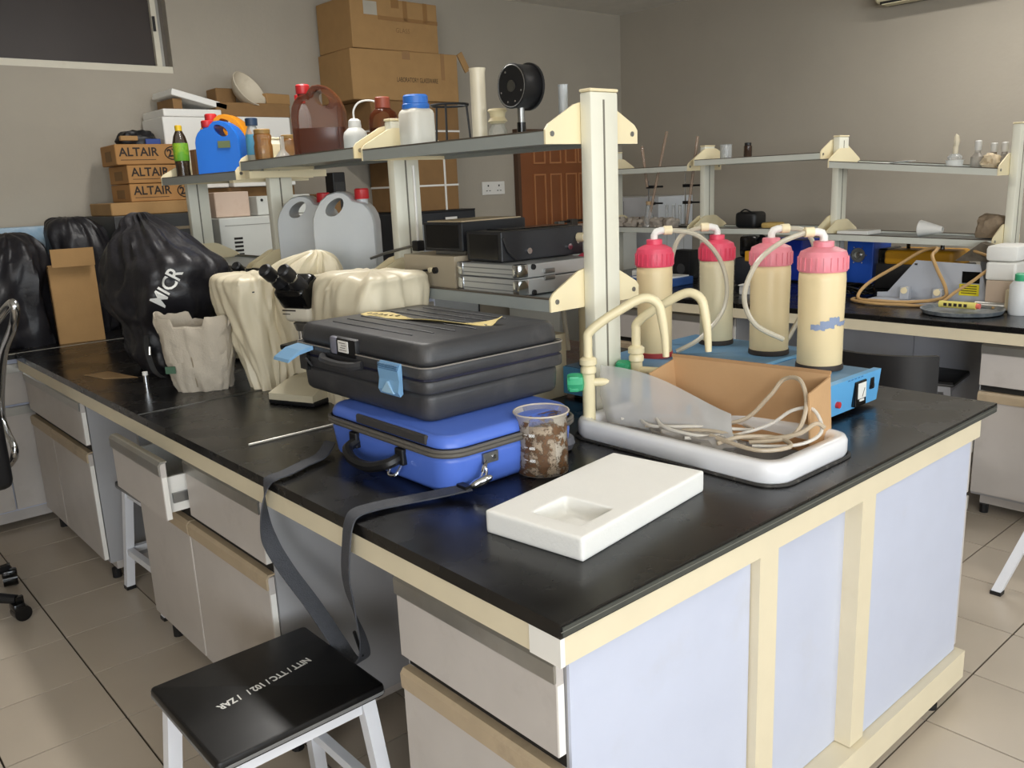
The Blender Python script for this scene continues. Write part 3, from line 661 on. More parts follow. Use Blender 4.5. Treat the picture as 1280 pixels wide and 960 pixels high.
for y, op in ((-.175, False), (.24, True)):
    q = MB()
    if not op:
        q.prism([(-w / 2 - .002, .044), (-w / 2 - .010, .038), (-w / 2 - .016, .05), (-w / 2 - .011, .075), (-w / 2 - .014, .098), (-w / 2 - .006, .116), (-w / 2 - .001, .116)], 'y', y - .042, y + .042)
    else:
        q.prism([(-w / 2 - .002, .112), (-w / 2 - .04, .106), (-w / 2 - .075, .086), (-w / 2 - .078, .078), (-w / 2 - .045, .094), (-w / 2 - .002, .102)], 'y', y - .042, y + .042)
    l = q.build('latch', latch_m, t)
    if not op:
        MB().prism([(y - .026, .045), (y + .026, .045), (y, .072)], 'x', -w / 2 - .0185, -w / 2 - .012).build('thumb_tab', M('pale_blue', (160, 196, 222), .4), l)
        for i in range(4): MB().box(-w / 2 - .0150, -w / 2 - .009, y - .04, y + .04, .0995 + .004 * i, .1010 + .004 * i).build('latch_groove', M('blue_groove', (96, 138, 176), .5), l)
    else:
        MB().box(-w / 2 - .012, -w / 2 - .002, y - .02, y + .02, .045, .098).build('latch_seat', blackgloss_m, l)
MB().tube([(-w / 2 - .012, .195, .06), (-w / 2 - .03, .19, .085)], .0025, 6).build('latch_spring', steel_m, t)
# yellow strip lying on the lid
yel_m = M('yellow_tape', (224, 202, 132), 0.6, var=0.12, rgb2=(226, 212, 160), amt=0.4, s2=12)
t = thing('tape_strip', 'crumpled yellow tape strip on top of the black case', 'tape', (0, 0, 0))
MB().ribbon([(.452, 1.238, 1.171), (.458, 1.18, 1.170), (.462, 1.12, 1.1725), (.470, 1.05, 1.1695), (.482, .95, 1.171), (.505, .86, 1.170), (.528, .80, 1.171), (.545, .775, 1.174), (.556, .765, 1.184)], lambda u: (.016, .007, .006 * math.sin(9 * u)), .0006, 6).build('strip', yel_m, t, True, ang=80)
for i in range(6): MB().box(.442 + .004 * i, .456 + .004 * i, 1.20 - .022 * i, 1.206 - .022 * i, 1.1735, 1.1745).build('ink_mark', print_m, t)

# ================================================================ beaker, foam block, rod
glass_m = film('dirty_beaker_glass', (176, 160, 140), 0.55, 0.15)
t = thing('beaker', 'grimy brown-stained glass beaker beside the foam block', 'beaker', (0.482, 0.545, H))
stain = M('brown_residue', (158, 134, 106), 0.6, var=0.3, scale=40, rgb2=(60, 40, 24), amt=0.62, s2=42)
MB().lathe([(.058, .004), (.060, .002), (.060, .135), (.064, .142), (.0655, .146), (.0635, .147), (.0595, .138), (.0575, .006), (.002, .006)][1:], n=40).build('glass', film('beaker_wall', (214, 206, 192), 0.10, 0.08), t, True)
MB().lathe([(.0572, .008), (.0572, .120), (.0555, .122), (.0545, .012), (.004, .012)], n=40).build('residue_film', M('pale_residue', (176, 156, 130), .6, var=.2, scale=35, rgb2=(126, 98, 70), amt=.6, s2=30), t, True)
MB().lathe([(.0604, .004), (.0605, .05), (.0605, .130), (.0603, .132)], n=48).build('dried_drips', stains('dried_drips', (104, 74, 46), (52, 32, 20), 38, .47, .56), t, True)
MB().tube([(.0645 * math.cos(R(a)), .0645 * math.sin(R(a)), .146) for a in range(0, 361, 12)], .0022, 6).build('rim', M('rim_glass', (196, 186, 172), .15), t, True)
vd = Vector((-.826 - .482, -.865 - .545, 0)).normalized(); side = Vector((-vd.y, vd.x, 0))
for i, s_ in enumerate(('400', '600', '800')):
    o_ = vd * .0608 + side * (-.022) * -1; ang = math.atan2(vd.y, vd.x) - R(22)
    n_ = Vector((math.cos(ang), math.sin(ang), 0)); x_ = Vector((-n_.y, n_.x, 0))
    text(t, s_, .0095, n_ * .0610 + Vector((0, 0, .042 + .030 * i)), x_, (0, 0, 1), whiteprint_m, name='graduation', bold=.0004)
    MB().box(-.005, .005, -.0003, .0003, 0, .0012, T=Matrix.Translation(Vector((math.cos(ang - R(16)), math.sin(ang - R(16)), 0)) * .0606 + Vector((0, 0, .042 + .030 * i))) @ Matrix.Rotation(ang - R(16) + R(90), 4, 'Z')).build('graduation', whiteprint_m, t)

t = thing('foam_block', 'white polystyrene packing block with a square hollow', 'packaging', (0.385, 0.272, H), R(7.5))
w, d, h = .44, .235, .047
a0, a1, b0, b1 = -.175, -.07, -.08, .035
q = MB(); q.box(-w / 2, a0, -d / 2, d / 2, 0, h); q.box(a1, w / 2, -d / 2, d / 2, 0, h); q.box(a0, a1, -d / 2, b0, 0, h); q.box(a0, a1, b1, d / 2, 0, h); q.box(a0, a1, b0, b1, 0, .012)
bm = bmesh.new(); vs = [bm.verts.new(v) for v in q.v]; [bm.faces.new([vs[i] for i in f]) for f in q.f]; 
me = bpy.data.meshes.new('block'); bm.to_mesh(me); bm.free(); me.materials.append(foam_m)
o = bpy.data.objects.new('block', me); COL.objects.link(o); o.parent = t
md = o.modifiers.new('remesh', 'REMESH'); md.mode = 'VOXEL'; md.voxel_size = .0035; md.use_smooth_shade = True
md = o.modifiers.new('smooth', 'SMOOTH'); md.factor = .5; md.iterations = 6

tag(MB().cyl((0.09, 1.29, H + .004), .003, .30, 'x', 8).build('steel_rod', M('pale_rod', (196, 192, 182), .35, metal=.3), smooth=True), 'thin pale rod lying on the worktop beside the black case', 'rod')

# ================================================================ lab basin with its taps
porc_m = M('white_porcelain', (226, 226, 228), 0.22, var=0.02, rgb2=(196, 186, 172), amt=0.10, s2=7)
SX, SY = 0.895, 0.385
t = thing('sink_basin', 'white porcelain sink set into the near island worktop', 'sink', (SX, SY, H))
def sink_ring(w, d, r, z): return [(a, b, z) for a, b in rrect(w, d, r, 6)]
MB().loft([sink_ring(.335, .615, .06, .001), sink_ring(.345, .625, .06, .012), sink_ring(.345, .625, .06, .040), sink_ring(.335, .615, .055, .049), sink_ring(.318, .598, .05, .051), sink_ring(.282, .562, .04, .049), sink_ring(.268, .548, .035, .040), sink_ring(.25, .528, .035, -.03), sink_ring(.23, .50, .035, -.20), sink_ring(.1, .2, .03, -.21)], cap=(False, True)).build('bowl', porc_m, t, True, ang=60)
MB().tube([(a, b, .002) for a, b in rrect(.352, .632, .06, 5)] + [(.176, .256, .002)], .0045, 6).build('sealant', M('black_sealant', (48, 46, 44), .7, rgb2=(150, 146, 138), amt=.3, s2=40), t, True)
MB().cyl((0, 0, -.2095), .025, .004, n=16).build('drain', steel_m, t, True)
tap_m = M('cream_tap', (226, 214, 176), 0.32, var=0.03); green_m = M('green_valve', (64, 172, 124), 0.4, var=0.06)
def tap(label, loc, rz):
    t = thing('lab_tap', label, 'tap', loc, rz, 'gooseneck laboratory taps')
    MB().cyl((0, 0, 0), .017, .17, n=16).build('riser', tap_m, t, True)
    MB().lathe([(.017, 0), (.021, .004), (.021, .016), (.017, .022), (.023, .026), (.023, .040), (.016, .046)], (0, 0, .165), 12).build('collar', tap_m, t, True)
    MB().tube([(0, 0, .20), (0, 0, .25), (.004, 0, .275), (.045, 0, .308), (.09, 0, .335), (.13, 0, .356), (.158, 0, .360), (.183, 0, .343), (.193, 0, .305), (.200, 0, .255), (.203, 0, .205)], lambda u: .0125 if u < .8 else .0125 - .004 * (u - .8) / .2, 10, smooth=5).build('spout', tap_m, t, True)
    MB().cyl((-.005, 0, .142), .011, .07, 'x', 12).build('valve_arm', tap_m, t, True)
    MB().lathe([(.012, 0), (.024, .004), (.026, .014), (.026, .034), (.022, .044), (.004, .046)], n=8, T=Matrix.Translation((-.012, 0, .142)) @ Matrix.Rotation(R(-90), 4, 'Y')).build('valve_knob', green_m, t, True)
    for k in range(4):
        a = R(45 + 90 * k); MB().rbox(-.052, -.026, .020 * math.cos(a) - .007, .020 * math.cos(a) + .007, .142 + .020 * math.sin(a) - .007, .142 + .020 * math.sin(a) + .007, .003).build('knob_lobe', green_m, t, True)
    return t
tap('cream gooseneck lab tap with green knob, left in front of the rack column', (0.772, 0.668, H), R(-45))
tap('cream gooseneck lab tap with green knob, right beside the first bottle', (0.965, 0.668, H), R(-70))
# cardboard box lying in the basin
t = thing('cardboard_box', 'open brown cardboard box stood on its side in the sink', 'box', (0.985, 0.345, H), R(97))
th = .004
MB().box(-.215, .215, -.058 - th, -.058, .018, .188, T=Matrix.Rotation(R(-8), 4, 'X')).build('bottom', M('pale_cardboard', (192, 154, 112), .8, var=.05, bump=.06, bscale=90), t)
for x, nm in ((-.215, 'side'), (.215 - th, 'side')): MB().box(x, x + th, -.058, .062, .01, .175, T=Matrix.Rotation(R(-8), 4, 'X')).build(nm, M('pale_cardboard', (192, 154, 112), .8, var=.05, bump=.06, bscale=90), t)
MB().box(-.211, .211, -.054, .035, .014, .018, T=Matrix.Rotation(R(-8), 4, 'X')).build('lower_flap', M('torn_cardboard', (176, 138, 98), .85), t)
MB().box(-.2165, .2165, -.0635, -.0575, .182, .1892, T=Matrix.Rotation(R(-8), 4, 'X')).build('torn_edge', M('torn_cardboard', (176, 138, 98), .85), t)
# clear plastic sheet and the tubing in the basin
clear_m = film('clear_sheet', (222, 222, 222), 0.34, 0.2)
t = thing('plastic_sheet', 'bent clear plastic sheet leaning in the sink', 'plastic sheet', (0, 0, 0))
rg = []
for i in range(13):
    u = i / 12; 
    b0 = Vector((.80 + .02 * u, .63 - .40 * u, .885 + .004 * u)); tp = Vector((.805 + .10 * math.sin(u * 1.5), .655 - .34 * u, 1.035 - .085 * u + .012 * math.sin(u * 5)))
    n_ = Vector((.0008, .0003, 0)); rg.append([b0 - n_, b0 + n_, (b0 + tp) / 2 + Vector((-.016, 0, 0)) + n_, tp + n_, tp - n_, (b0 + tp) / 2 + Vector((-.016, 0, 0)) - n_])
MB().loft(rg).build('sheet', clear_m, t, True, ang=80)
t = thing('metal_plate', 'grey metal strip leaning against the cardboard box', 'metal plate', (1.02, 0.60, .9), R(25))
MB().box(-.11, .05, -.025, .025, 0, .003, T=Matrix.Rotation(R(-32), 4, 'Y') @ Matrix.Translation((.05, 0, .04))).build('plate', M('grey_plate', (150, 146, 140), .35, metal=.6), t)
tube_m = film('tubing', (208, 192, 168), 0.62, 0.3); tubew_m = film('tubing_white', (222, 216, 206), 0.75, 0.3)
random.seed(11)
loops = [[(.80, .50, .898), (.86, .42, .905), (.92, .30, .92), (.95, .24, .985), (.965, .21, 1.03), (.955, .16, 1.035), (.93, .13, .98), (.89, .14, .92), (.84, .22, .90)],
         [(.78, .36, .897), (.84, .28, .903), (.90, .21, .93), (.93, .165, .968), (.945, .12, .975), (.93, .09, .93), (.88, .12, .905), (.82, .2, .9)],
         [(.79, .44, .896), (.83, .33, .91), (.86, .22, .905), (.89, .13, .925), (.92, .10, .95), (.935, .085, .94)],
         [(.80, .58, .902), (.85, .50, .915), (.90, .40, .91), (.87, .30, .903), (.80, .32, .905), (.785, .42, .91), (.82, .48, .918)],
         [(.785, .27, .9), (.84, .24, .91), (.88, .17, .912), (.85, .12, .908), (.79, .17, .904), (.80, .3, .91)],
         [(.83, .55, .91), (.79, .47, .905), (.83, .36, .915), (.90, .26, .91), (.94, .3, .905)]]
for i, l in enumerate(loops):
    o = MB().tube(l, .0042 if i % 2 else .0052, 8, smooth=6).build('plastic_tube', tube_m if i % 2 == 0 else tubew_m, smooth=True)
    tag(o, ('clear tube rising in a tall loop in the sink', 'clear tube arching low at the front of the sink', 'pale tube end sticking over the sink rim', 'clear tube coiled at the back of the sink', 'clear tube coiled flat at the front of the sink', 'pale tube winding under the plastic sheet')[i], 'tube', 'plastic tubing in the sink')
t = thing('plastic_bag', 'crumpled clear plastic bag among the tubing in the sink', 'bag', (.83, .37, .868))
MB().loft(soft(rings_interp([(0, 0, 0, .045, .10), (.02, 0, 0, .05, .13), (.036, .0, .01, .04, .10), (.042, 0, 0, .005, .02)], 3), 28, .022, 26, 2.0, 1.5)).build('film', film('bag_film', (196, 190, 182), .5, .2), t, True)

# ================================================================ blue heater units with tall bottles
devb_m = M('light_blue_enamel', (98, 170, 222), 0.36, var=0.03); devt_m = M('dull_blue_top', (84, 126, 160), 0.45, var=0.08, rgb2=(130, 150, 160), amt=.25, s2=8)
def device(label, loc, w, d, h, rz=0.0, panel=True):
    t = thing('heater_unit', label, 'heater', loc, rz, 'blue heater units on the near island')
    MB().prism([(-d / 2, 0.012), (d / 2, .012), (d / 2, h), (-d / 2 + .0, h)], 'x', -w / 2, w / 2).build('housing', devb_m, t)
    MB().box(-w / 2 + .004, w / 2 - .004, -d / 2 + .004, d / 2 - .004, h, h + .003).build('top_plate', devt_m, t)
    # sloping fascia at the front
    MB().prism([(-d / 2 - .004, .014), (-d / 2 - .012, .014), (-d / 2 - .022, h + .006), (-d / 2, h + .006)], 'x', -w / 2 - .006, w / 2 + .006).build('fascia', devb_m, t)
    for sx in (-1, 1):
        for sy in (-1, 1): MB().cyl((sx * (w / 2 - .03), sy * (d / 2 - .03), 0), .009, .014, n=10).build('foot', black_m, t, True)
    if panel:
        S = lambda z: -d / 2 - .012 - .010 * (z - .014) / (h - .008)
        MB().rbox(.0, .062, S(.06) - .008, S(.06) + .006, .02, .092, .003).build('meter_body', blackgloss_m, t)
        MB().box(.012, .056, S(.06) - .0092, S(.06) - .008, .042, .086).build('meter_dial', M('meter_white', (232, 232, 226), .4), t)
        MB().tube([(.034, S(.06) - .010, .046), (.046, S(.06) - .010, .07)], .0008, 4).build('meter_needle', print_m, t)
        MB().box(.022, .046, S(.06) - .0094, S(.06) - .008, .034, .040).build('meter_plate', M('meter_white', (232, 232, 226)), t)
        MB().cyl((-.085, S(.045) - .009, .045), .009, .012, 'y', 14).build('red_button', M('red_plastic', (196, 52, 56), .35), t, True)
        MB().rbox(.092, .112, S(.07) - .004, S(.07) + .006, .055, .088, .002).build('rocker_switch', blackgloss_m, t)
        MB().box(.097, .107, S(.07) - .0065, S(.07) - .004, .06, .07).build('rocker', black_m, t)
        for i in range(5): MB().box(-.04 + .018 * i, -.028 + .018 * i, S(.1) - .0004, S(.1) + .001, .1005, .1035).build('panel_print', M('blue_print', (60, 110, 160), .5), t)
    return t
device('light blue heater with meter and red button at the island edge', (1.375, 0.385, H), .285, .25, .10)
device('blue heater carrying the bottles behind the sink', (1.36, .775, H), .68, .48, .097, panel=False)
cream_m = M('cream_bottle', (226, 206, 162), 0.38, var=0.03, rgb2=(206, 182, 138), amt=.12, s2=5, sss=.0)
cream2_m = M('cream_bottle_pale', (214, 204, 170), 0.38, var=0.03)
tubing_m = film('hose_clear', (206, 198, 178), 0.7, 0.25)
def bottle(label, loc, r, h, capc, body, elbow_a, hose, base=None):
    t = thing('pump_bottle', label, 'bottle', loc, 0, 'tall cream bottles with pink caps')
    MB().lathe([(r * .96, 0), (r, .006), (r, h * .5), (r * 1.03, h * .9), (r * 1.01, h * .97), (r * .9, h)], n=32).build('body', body, t, True)
    MB().lathe([(r * 1.04, -.008), (r * 1.06, -.004), (r * 1.04, .008), (r * .98, .008)], n=28).build('base_ring', M('red_base', (168, 60, 58), .5) if base else M('dark_base', (52, 44, 38), .6), t, True)
    n = 40; z0 = h - .004; prof = [(r * 1.05, z0), (r * 1.07, z0 + .004), (r * 1.06, z0 + .042), (r * .98, z0 + .056), (r * .62, z0 + .066), (r * .45, z0 + .068), (r * .45, z0 + .082), (r * .40, z0 + .084)]
    c = MB().lathe(prof, n=n).build('cap', capc, t, True)
    for k in range(22):
        a = 2 * math.pi * k / 22
        MB().box(-.0012, .0026, -.0022, .0022, 0, .036, T=Matrix.Translation((r * 1.065 * math.cos(a), r * 1.065 * math.sin(a), z0 + .005)) @ Matrix.Rotation(a, 4, 'Z')).build('cap_ridge', capc, c)
    z1 = z0 + .084; ca, sa = math.cos(elbow_a), math.sin(elbow_a)
    e = MB().tube([(0, 0, z1 - .01), (0, 0, z1 + .012), (.006 * ca, .006 * sa, z1 + .022), (.02 * ca, .02 * sa, z1 + .026), (.032 * ca, .032 * sa, z1 + .026)], .0115, 10).build('elbow', white_m, t, True)
    MB().tube([(.03 * ca, .03 * sa, z1 + .026), (.055 * ca, .055 * sa, z1 + .026)], .0145, 10).build('hose_nut', brk_m, e, True)
    pts = [(.05 * ca, .05 * sa, z1 + .026)] + hose
    MB().tube(pts, .0075, 8, smooth=7).build('hose', tubing_m, t, True)
    return t
pk1 = M('pink_cap_strong', (222, 78, 104), .38, var=.06); pk2 = M('pink_cap_pale', (228, 138, 150), .38, var=.06, rgb2=(236, 170, 176), amt=.3, s2=10)
bottle('cream bottle with bright pink cap nearest the rack column', (1.31, 0.885, H + .108), .055, .285, pk1, cream_m, R(-38), [(.12, -.075, .37), (.17, -.12, .30), (.19, -.14, .21), (.18, -.13, .12), (.12, -.09, .04), (.06, -.04, -.0)], base=True)
bottle('cream bottle with bright pink cap, second from the column', (1.60, 0.855, H + .108), .055, .280, pk1, cream2_m, R(140), [(-.09, .08, .36), (-.115, .10, .28), (-.12, .11, .14), (-.11, .11, .01)])
bottle('cream bottle with pale pink cap and hose curling right, third from the column', (1.555, 0.622, H + .108), .060, .277, pk2, cream_m, R(-35), [(.09, -.065, .37), (.115, -.085, .30), (.11, -.08, .18), (.05, -.03, .02)])
bottle('cream bottle with pale pink cap and peeled blue mark, nearest the meter', (1.443, 0.385, H + .111), .063, .277, pk2, cream_m, R(140), [(-.10, .08, .355), (-.15, .12, .30), (-.175, .14, .21), (-.15, .12, .13), (-.08, .07, .08)])
bottle('cream bottle mostly hidden behind the rack column', (1.09, 0.94, H + .108), .05, .28, pk1, cream_m, R(100), [(-.02, .1, .3), (-.02, .12, .2), (-.02, .10, .03)])

_b4 = bpy.data.objects.get('pump_bottle.003'); q = MB(); rr = .0646
for a0, a1, z0, z1 in ((-175, -140, .112, .128), (-152, -116, .117, .138), (-130, -100, .126, .148), (-108, -78, .122, .134), (-84, -66, .126, .134)):
    n = 6
    for i in range(n):
        aa, ab = R(a0 + (a1 - a0) * i / n), R(a0 + (a1 - a0) * (i + 1) / n)
        q.add([(rr * math.cos(aa), rr * math.sin(aa), z0 + .002 * math.sin(i * 2)), (rr * math.cos(ab), rr * math.sin(ab), z0 + .002 * math.sin(i * 2 + 2)), (rr * math.cos(ab), rr * math.sin(ab), z1 + .003 * math.sin(i * 3 + 3)), (rr * math.cos(aa), rr * math.sin(aa), z1 + .003 * math.sin(i * 3))], [(0, 1, 2, 3)])
q.build('blue_mark', M('blue_smear', (136, 150, 178), .6), _b4, kind='stuff')

# ================================================================ bags and microscopes on the island
nylon_m = M('black_nylon', (30, 29, 33), 0.42, var=0.15, scale=8, bump=0.25, bscale=30)
canvas_m = M('grubby_canvas', (186, 176, 160), 0.85, var=0.08, scale=7, bump=0.25, bscale=160, rgb2=(140, 126, 106), amt=0.25, s2=6)
cover_m = M('cream_vinyl', (214, 204, 178), 0.40, var=0.06, scale=5, rgb2=(182, 164, 128), amt=0.22, s2=4)
def cloth(name, label, cat, keys, mat, n=5, segs=56, amp=.02, freq=7, seed=0, crease=2.0, sq=2.3, part='body', cap=(True, True), fold=0.0):
    t = thing(name, label, cat, (keys[0][1], keys[0][2], keys[0][0]))
    k = [(z - keys[0][0], x - keys[0][1], y - keys[0][2], a, b) for z, x, y, a, b in keys]
    q = MB().loft(soft(rings_interp(k, n), segs, amp, freq, seed, crease, sq, fold), cap)
    q.build(part, mat, t, True, ang=70); return t, q
t, q = cloth('dust_cover', 'large black nylon microscope cover printed in white', 'cover',
          [(.85, .40, 2.62, .13, .15), (.92, .40, 2.64, .15, .18), (1.02, .41, 2.67, .17, .22), (1.09, .42, 2.70, .21, .29), (1.17, .42, 2.70, .22, .31), (1.26, .42, 2.68, .20, .28), (1.34, .41, 2.74, .14, .19), (1.41, .41, 2.82, .075, .10), (1.455, .41, 2.87, .035, .045), (1.462, .41, 2.87, .008, .01)], nylon_m, 6, 96, .022, 5.0, 3.3, 1.6, 2.3, fold=.030)
xd = Vector((.534, -.21, .815)); yd = Vector((-.55, .64, .52))
text(t, 'MICR', .066, (.36 - .40, 2.442 - 2.62, 1.174 - .85), xd, yd, whiteprint_m, target=q, bold=.0012)
MB().ribbon([(-.155, -.14, .16), (-.165, -.16, .10), (-.16, -.19, .03), (-.14, -.22, .004)], lambda u: (.008, -.006, 0), .001, 5).build('hem_strap', black_m, t, True)
MB().tube([(-.16, -.175, .12), (-.165, -.18, .09)], .005, 8).build('zip_pull', chrome_m, t, True)
t, q = cloth('backpack', 'black nylon bag heaped at the far left of the wall bench', 'bag',
          [(.85, .04, 3.86, .20, .18), (.98, .03, 3.86, .22, .20), (1.15, .03, 3.86, .22, .20), (1.28, .06, 3.87, .20, .18), (1.36, .09, 3.88, .12, .12), (1.38, .09, 3.88, .02, .02)], nylon_m, 6, 80, .02, 6, 9.1, 1.5, fold=.03)
MB().ribbon([(-.19, -.18, .38), (-.24, -.21, .36), (-.27, -.23, .28), (-.26, -.25, .18), (-.22, -.24, .10)], lambda u: (.012, -.010, 0), .002, 5).build('carry_strap', black_m, t, True)
t, q = cloth('backpack', 'domed black nylon bag behind the upright cardboard box', 'bag',
          [(.85, .45, 3.97, .12, .13), (1.05, .45, 3.97, .14, .15), (1.28, .44, 3.97, .14, .15), (1.39, .43, 3.97, .12, .13), (1.435, .42, 3.97, .07, .09), (1.44, .42, 3.97, .02, .02)], nylon_m, 6, 80, .015, 6, 4.7, 1.5, fold=.02)
t = thing('cardboard_box', 'tall brown cardboard box standing between the black bags', 'box', (0.315, 3.63, H), R(-10))
MB().box(-.10, .10, 0, .14, 0, .37).build('carton', card_m, t); MB().box(-.104, -.1005, 0.0, .14, 0, .36).build('shaded_side', card2_m, t)  # thin darker sheet paints shade onto the left side of the carton
MB().box(-.085, .10, -.0, .006, .37, .455, T=Matrix.Rotation(R(6), 4, 'X')).build('open_flap', card_m, t)
tag(MB().add([(.07, 2.73, H + .0008), (.16, 2.73, H + .0008), (.20, 2.5, H + .0008), (.10, 2.58, H + .0008), (.07, 2.73, H + .002), (.16, 2.73, H + .002), (.20, 2.5, H + .002), (.10, 2.58, H + .002)], [(0, 1, 2, 3), (4, 7, 6, 5), (0, 4, 5, 1), (1, 5, 6, 2), (2, 6, 7, 3), (3, 7, 4, 0)]).build('paper_scrap', M('kraft_paper', (176, 144, 104), .8)), 'torn brown paper scrap on the worktop before the black cover', 'paper')
t = thing('pen_torch', 'small silver tube standing on the worktop beside the black cover', 'tube', (0.155, 2.27, H))
MB().cyl((0, 0, 0), .009, .05, n=14).build('barrel', chrome_m, t, True); MB().cyl((0, 0, .05), .0095, .012, n=14).build('tip', white_m, t, True)
# canvas tote
t = thing('canvas_bag', 'small off-white canvas bag holding dark cables', 'bag', (0.30, 2.10, H), R(-42))
keys = [(0, 0, 0, .085, .06), (.03, 0, 0, .094, .068), (.09, 0, 0, .108, .078), (.16, 0, 0, .118, .085), (.21, .0, 0, .122, .088), (.232, 0, 0, .124, .09)]
outer = soft(rings_interp(keys, 5), 80, .006, 12, 5.0, 1.0, 3.2, .012)
def lip(ring, k, dz): return [(x * k, y * k, z + dz + (.022 * (1 if abs(x) > .06 else -.3))) for x, y, z in ring]
outer[-1] = lip(outer[-1], 1.0, 0); inn = [lip(outer[-2], .955, .012), [(x * .95, y * .95, .16) for x, y, z in outer[-6]], [(x * .93, y * .93, .11) for x, y, z in outer[-10]]]
MB().loft(outer + inn, (True, True)).build('cloth', canvas_m, t, True, ang=75)
MB().tube([(0, -.0905, .23), (0, -.088, .12), (0, -.066, .02)], .0022, 5).build('seam', M('canvas_seam', (150, 138, 118), .9), t)
for sx in (-1, 1):
    MB().ribbon([(sx * .118, -.05, .225), (sx * .138, -.03, .262), (sx * .140, .02, .262), (sx * .118, .05, .228)], lambda u: (.0, .006, .014), .0015, 5).build('handle', canvas_m, t, True)
MB().loft(soft([(.13, 0, 0, .09, .06), (.165, 0, 0, .095, .065), (.185, 0, .01, .06, .04), (.19, 0, .01, .01, .01)], 30, .02, 30, 1, 2)).build('cable_heap', blackgloss_m, t, True)
MB().box(-.095, -.060, -.0905, -.0885, .075, .10).build('green_patch', M('green_print', (70, 100, 80), .8), t)

def microscope(label, loc, rz, head=True, base_m=None):
    t = thing('microscope', label, 'microscope', loc, rz, 'microscopes on the near island'); bm_ = base_m or M('instrument_beige', (196, 188, 164), .42, var=.04)
    MB().rbox(-.078, .078, -.105, .12, .0, .014, .004, 2).build('rubber_base', black_m, t, True)
    MB().prism([(-.105, .012), (.12, .012), (.12, .055), (-.01, .055), (-.08, .038), (-.105, .030)], 'x', -.075, .075).build('base', bm_, t)
    MB().rbox(-.035, .035, .05, .115, .05, .33, .012, 3).build('arm', bm_, t, True)
    MB().rbox(-.06, .06, -.06, .06, .14, .155, .004).build('stage', black_m, t, True)
    MB().lathe([(.03, 0), (.036, .02), (.02, .03)], (0, -.01, .19), 18).build('nosepiece', steel_m, t, True)
    for k in range(3):
        a = R(90 + 120 * k); MB().cyl((.018 * math.cos(a), -.01 + .018 * math.sin(a), .16), .008, .035, n=10).build('objective', chrome_m, t, True)
    h = MB().rbox(-.045, .045, -.05, .09, .215, .27, .014, 3).build('head_body', M('instrument_white', (206, 200, 184), .4, var=.03), t, True)
    MB().box(-.0455, .0, -.0505, -.0495, .245, .249).build('head_print', print_m, h); MB().box(-.0455, -.02, -.0505, -.0495, .236, .2385).build('head_print', print_m, h)
    q = MB().rbox(-.05, .05, -.045, .04, -.02, .05, .016, 3, T=Matrix.Translation((0, -.02, .285)) @ Matrix.Rotation(R(35), 4, 'X')); q.build('prism_housing', blackgloss_m, t, True)
    T0 = Matrix.Translation((0, -.05, .31)) @ Matrix.Rotation(R(52), 4, 'X')
    for sx in (-1, 1):
        e = MB().lathe([(.019, 0), (.019, .03), (.016, .034), (.016, .05), (.0185, .054), (.0185, .085), (.014, .09), (.006, .088)], (sx * .031, 0, 0), 18, T=T0).build('eyepiece', black_m, t, True)
        MB().lathe([(.0168, .046), (.0172, .047), (.0172, .051), (.0168, .052)], (sx * .031, 0, 0), 18, T=T0).build('silver_ring', chrome_m, e, True)
        MB().cyl((sx * .082 - (.012 if sx < 0 else 0), .03, .035), .018, .02, 'x', 16).build('focus_knob', black_m, t, True)
    return t
m_ = microscope('microscope with black binocular head showing beside the black case', (0.50, 1.66, H), R(-68)); m_.scale = (1.2, 1.2, 1.2)
microscope('microscope with eyepieces peeking out behind the black nylon cover', (0.70, 2.52, H), R(-60)).scale = (1.08, 1.08, 1.08)
t, q = cloth('dust_cover', 'cream vinyl dust cover pulled off the left microscope', 'cover',
     [(.85, .47, 1.93, .055, .06), (.95, .47, 1.95, .07, .08), (1.05, .465, 1.97, .085, .105), (1.14, .46, 1.985, .10, .125), (1.21, .46, 1.985, .108, .135), (1.24, .46, 1.98, .10, .125), (1.247, .46, 1.98, .06, .08), (1.247, .46, 1.98, .01, .01)], cover_m, 6, 96, .006, 6, 1.7, 1.0, 5.0, fold=.016)
MB().cyl((-.085, -.125, .35), .004, .004, n=8).build('stud', black_m, t)
cloth('dust_cover', 'cream vinyl dust cover bunched up behind the black case', 'cover',
     [(.85, .60, 1.46, .11, .14), (1.0, .60, 1.46, .13, .16), (1.12, .60, 1.45, .135, .175), (1.22, .60, 1.44, .12, .165), (1.255, .60, 1.42, .105, .15), (1.266, .60, 1.42, .07, .1), (1.268, .60, 1.42, .01, .01)], cover_m, 6, 96, .008, 6, 6.2, 1.0, 5.0, fold=.018)
cloth('dust_cover', 'peaked cream vinyl dust cover between the two microscopes', 'cover',
     [(.85, .60, 1.86, .09, .09), (1.05, .60, 1.86, .11, .12), (1.20, .60, 1.87, .12, .13), (1.27, .61, 1.84, .085, .09), (1.31, .62, 1.80, .03, .035), (1.32, .62, 1.80, .008, .008)], cover_m, 6, 96, .006, 6, 8.8, 1.0, 5.0, fold=.016)

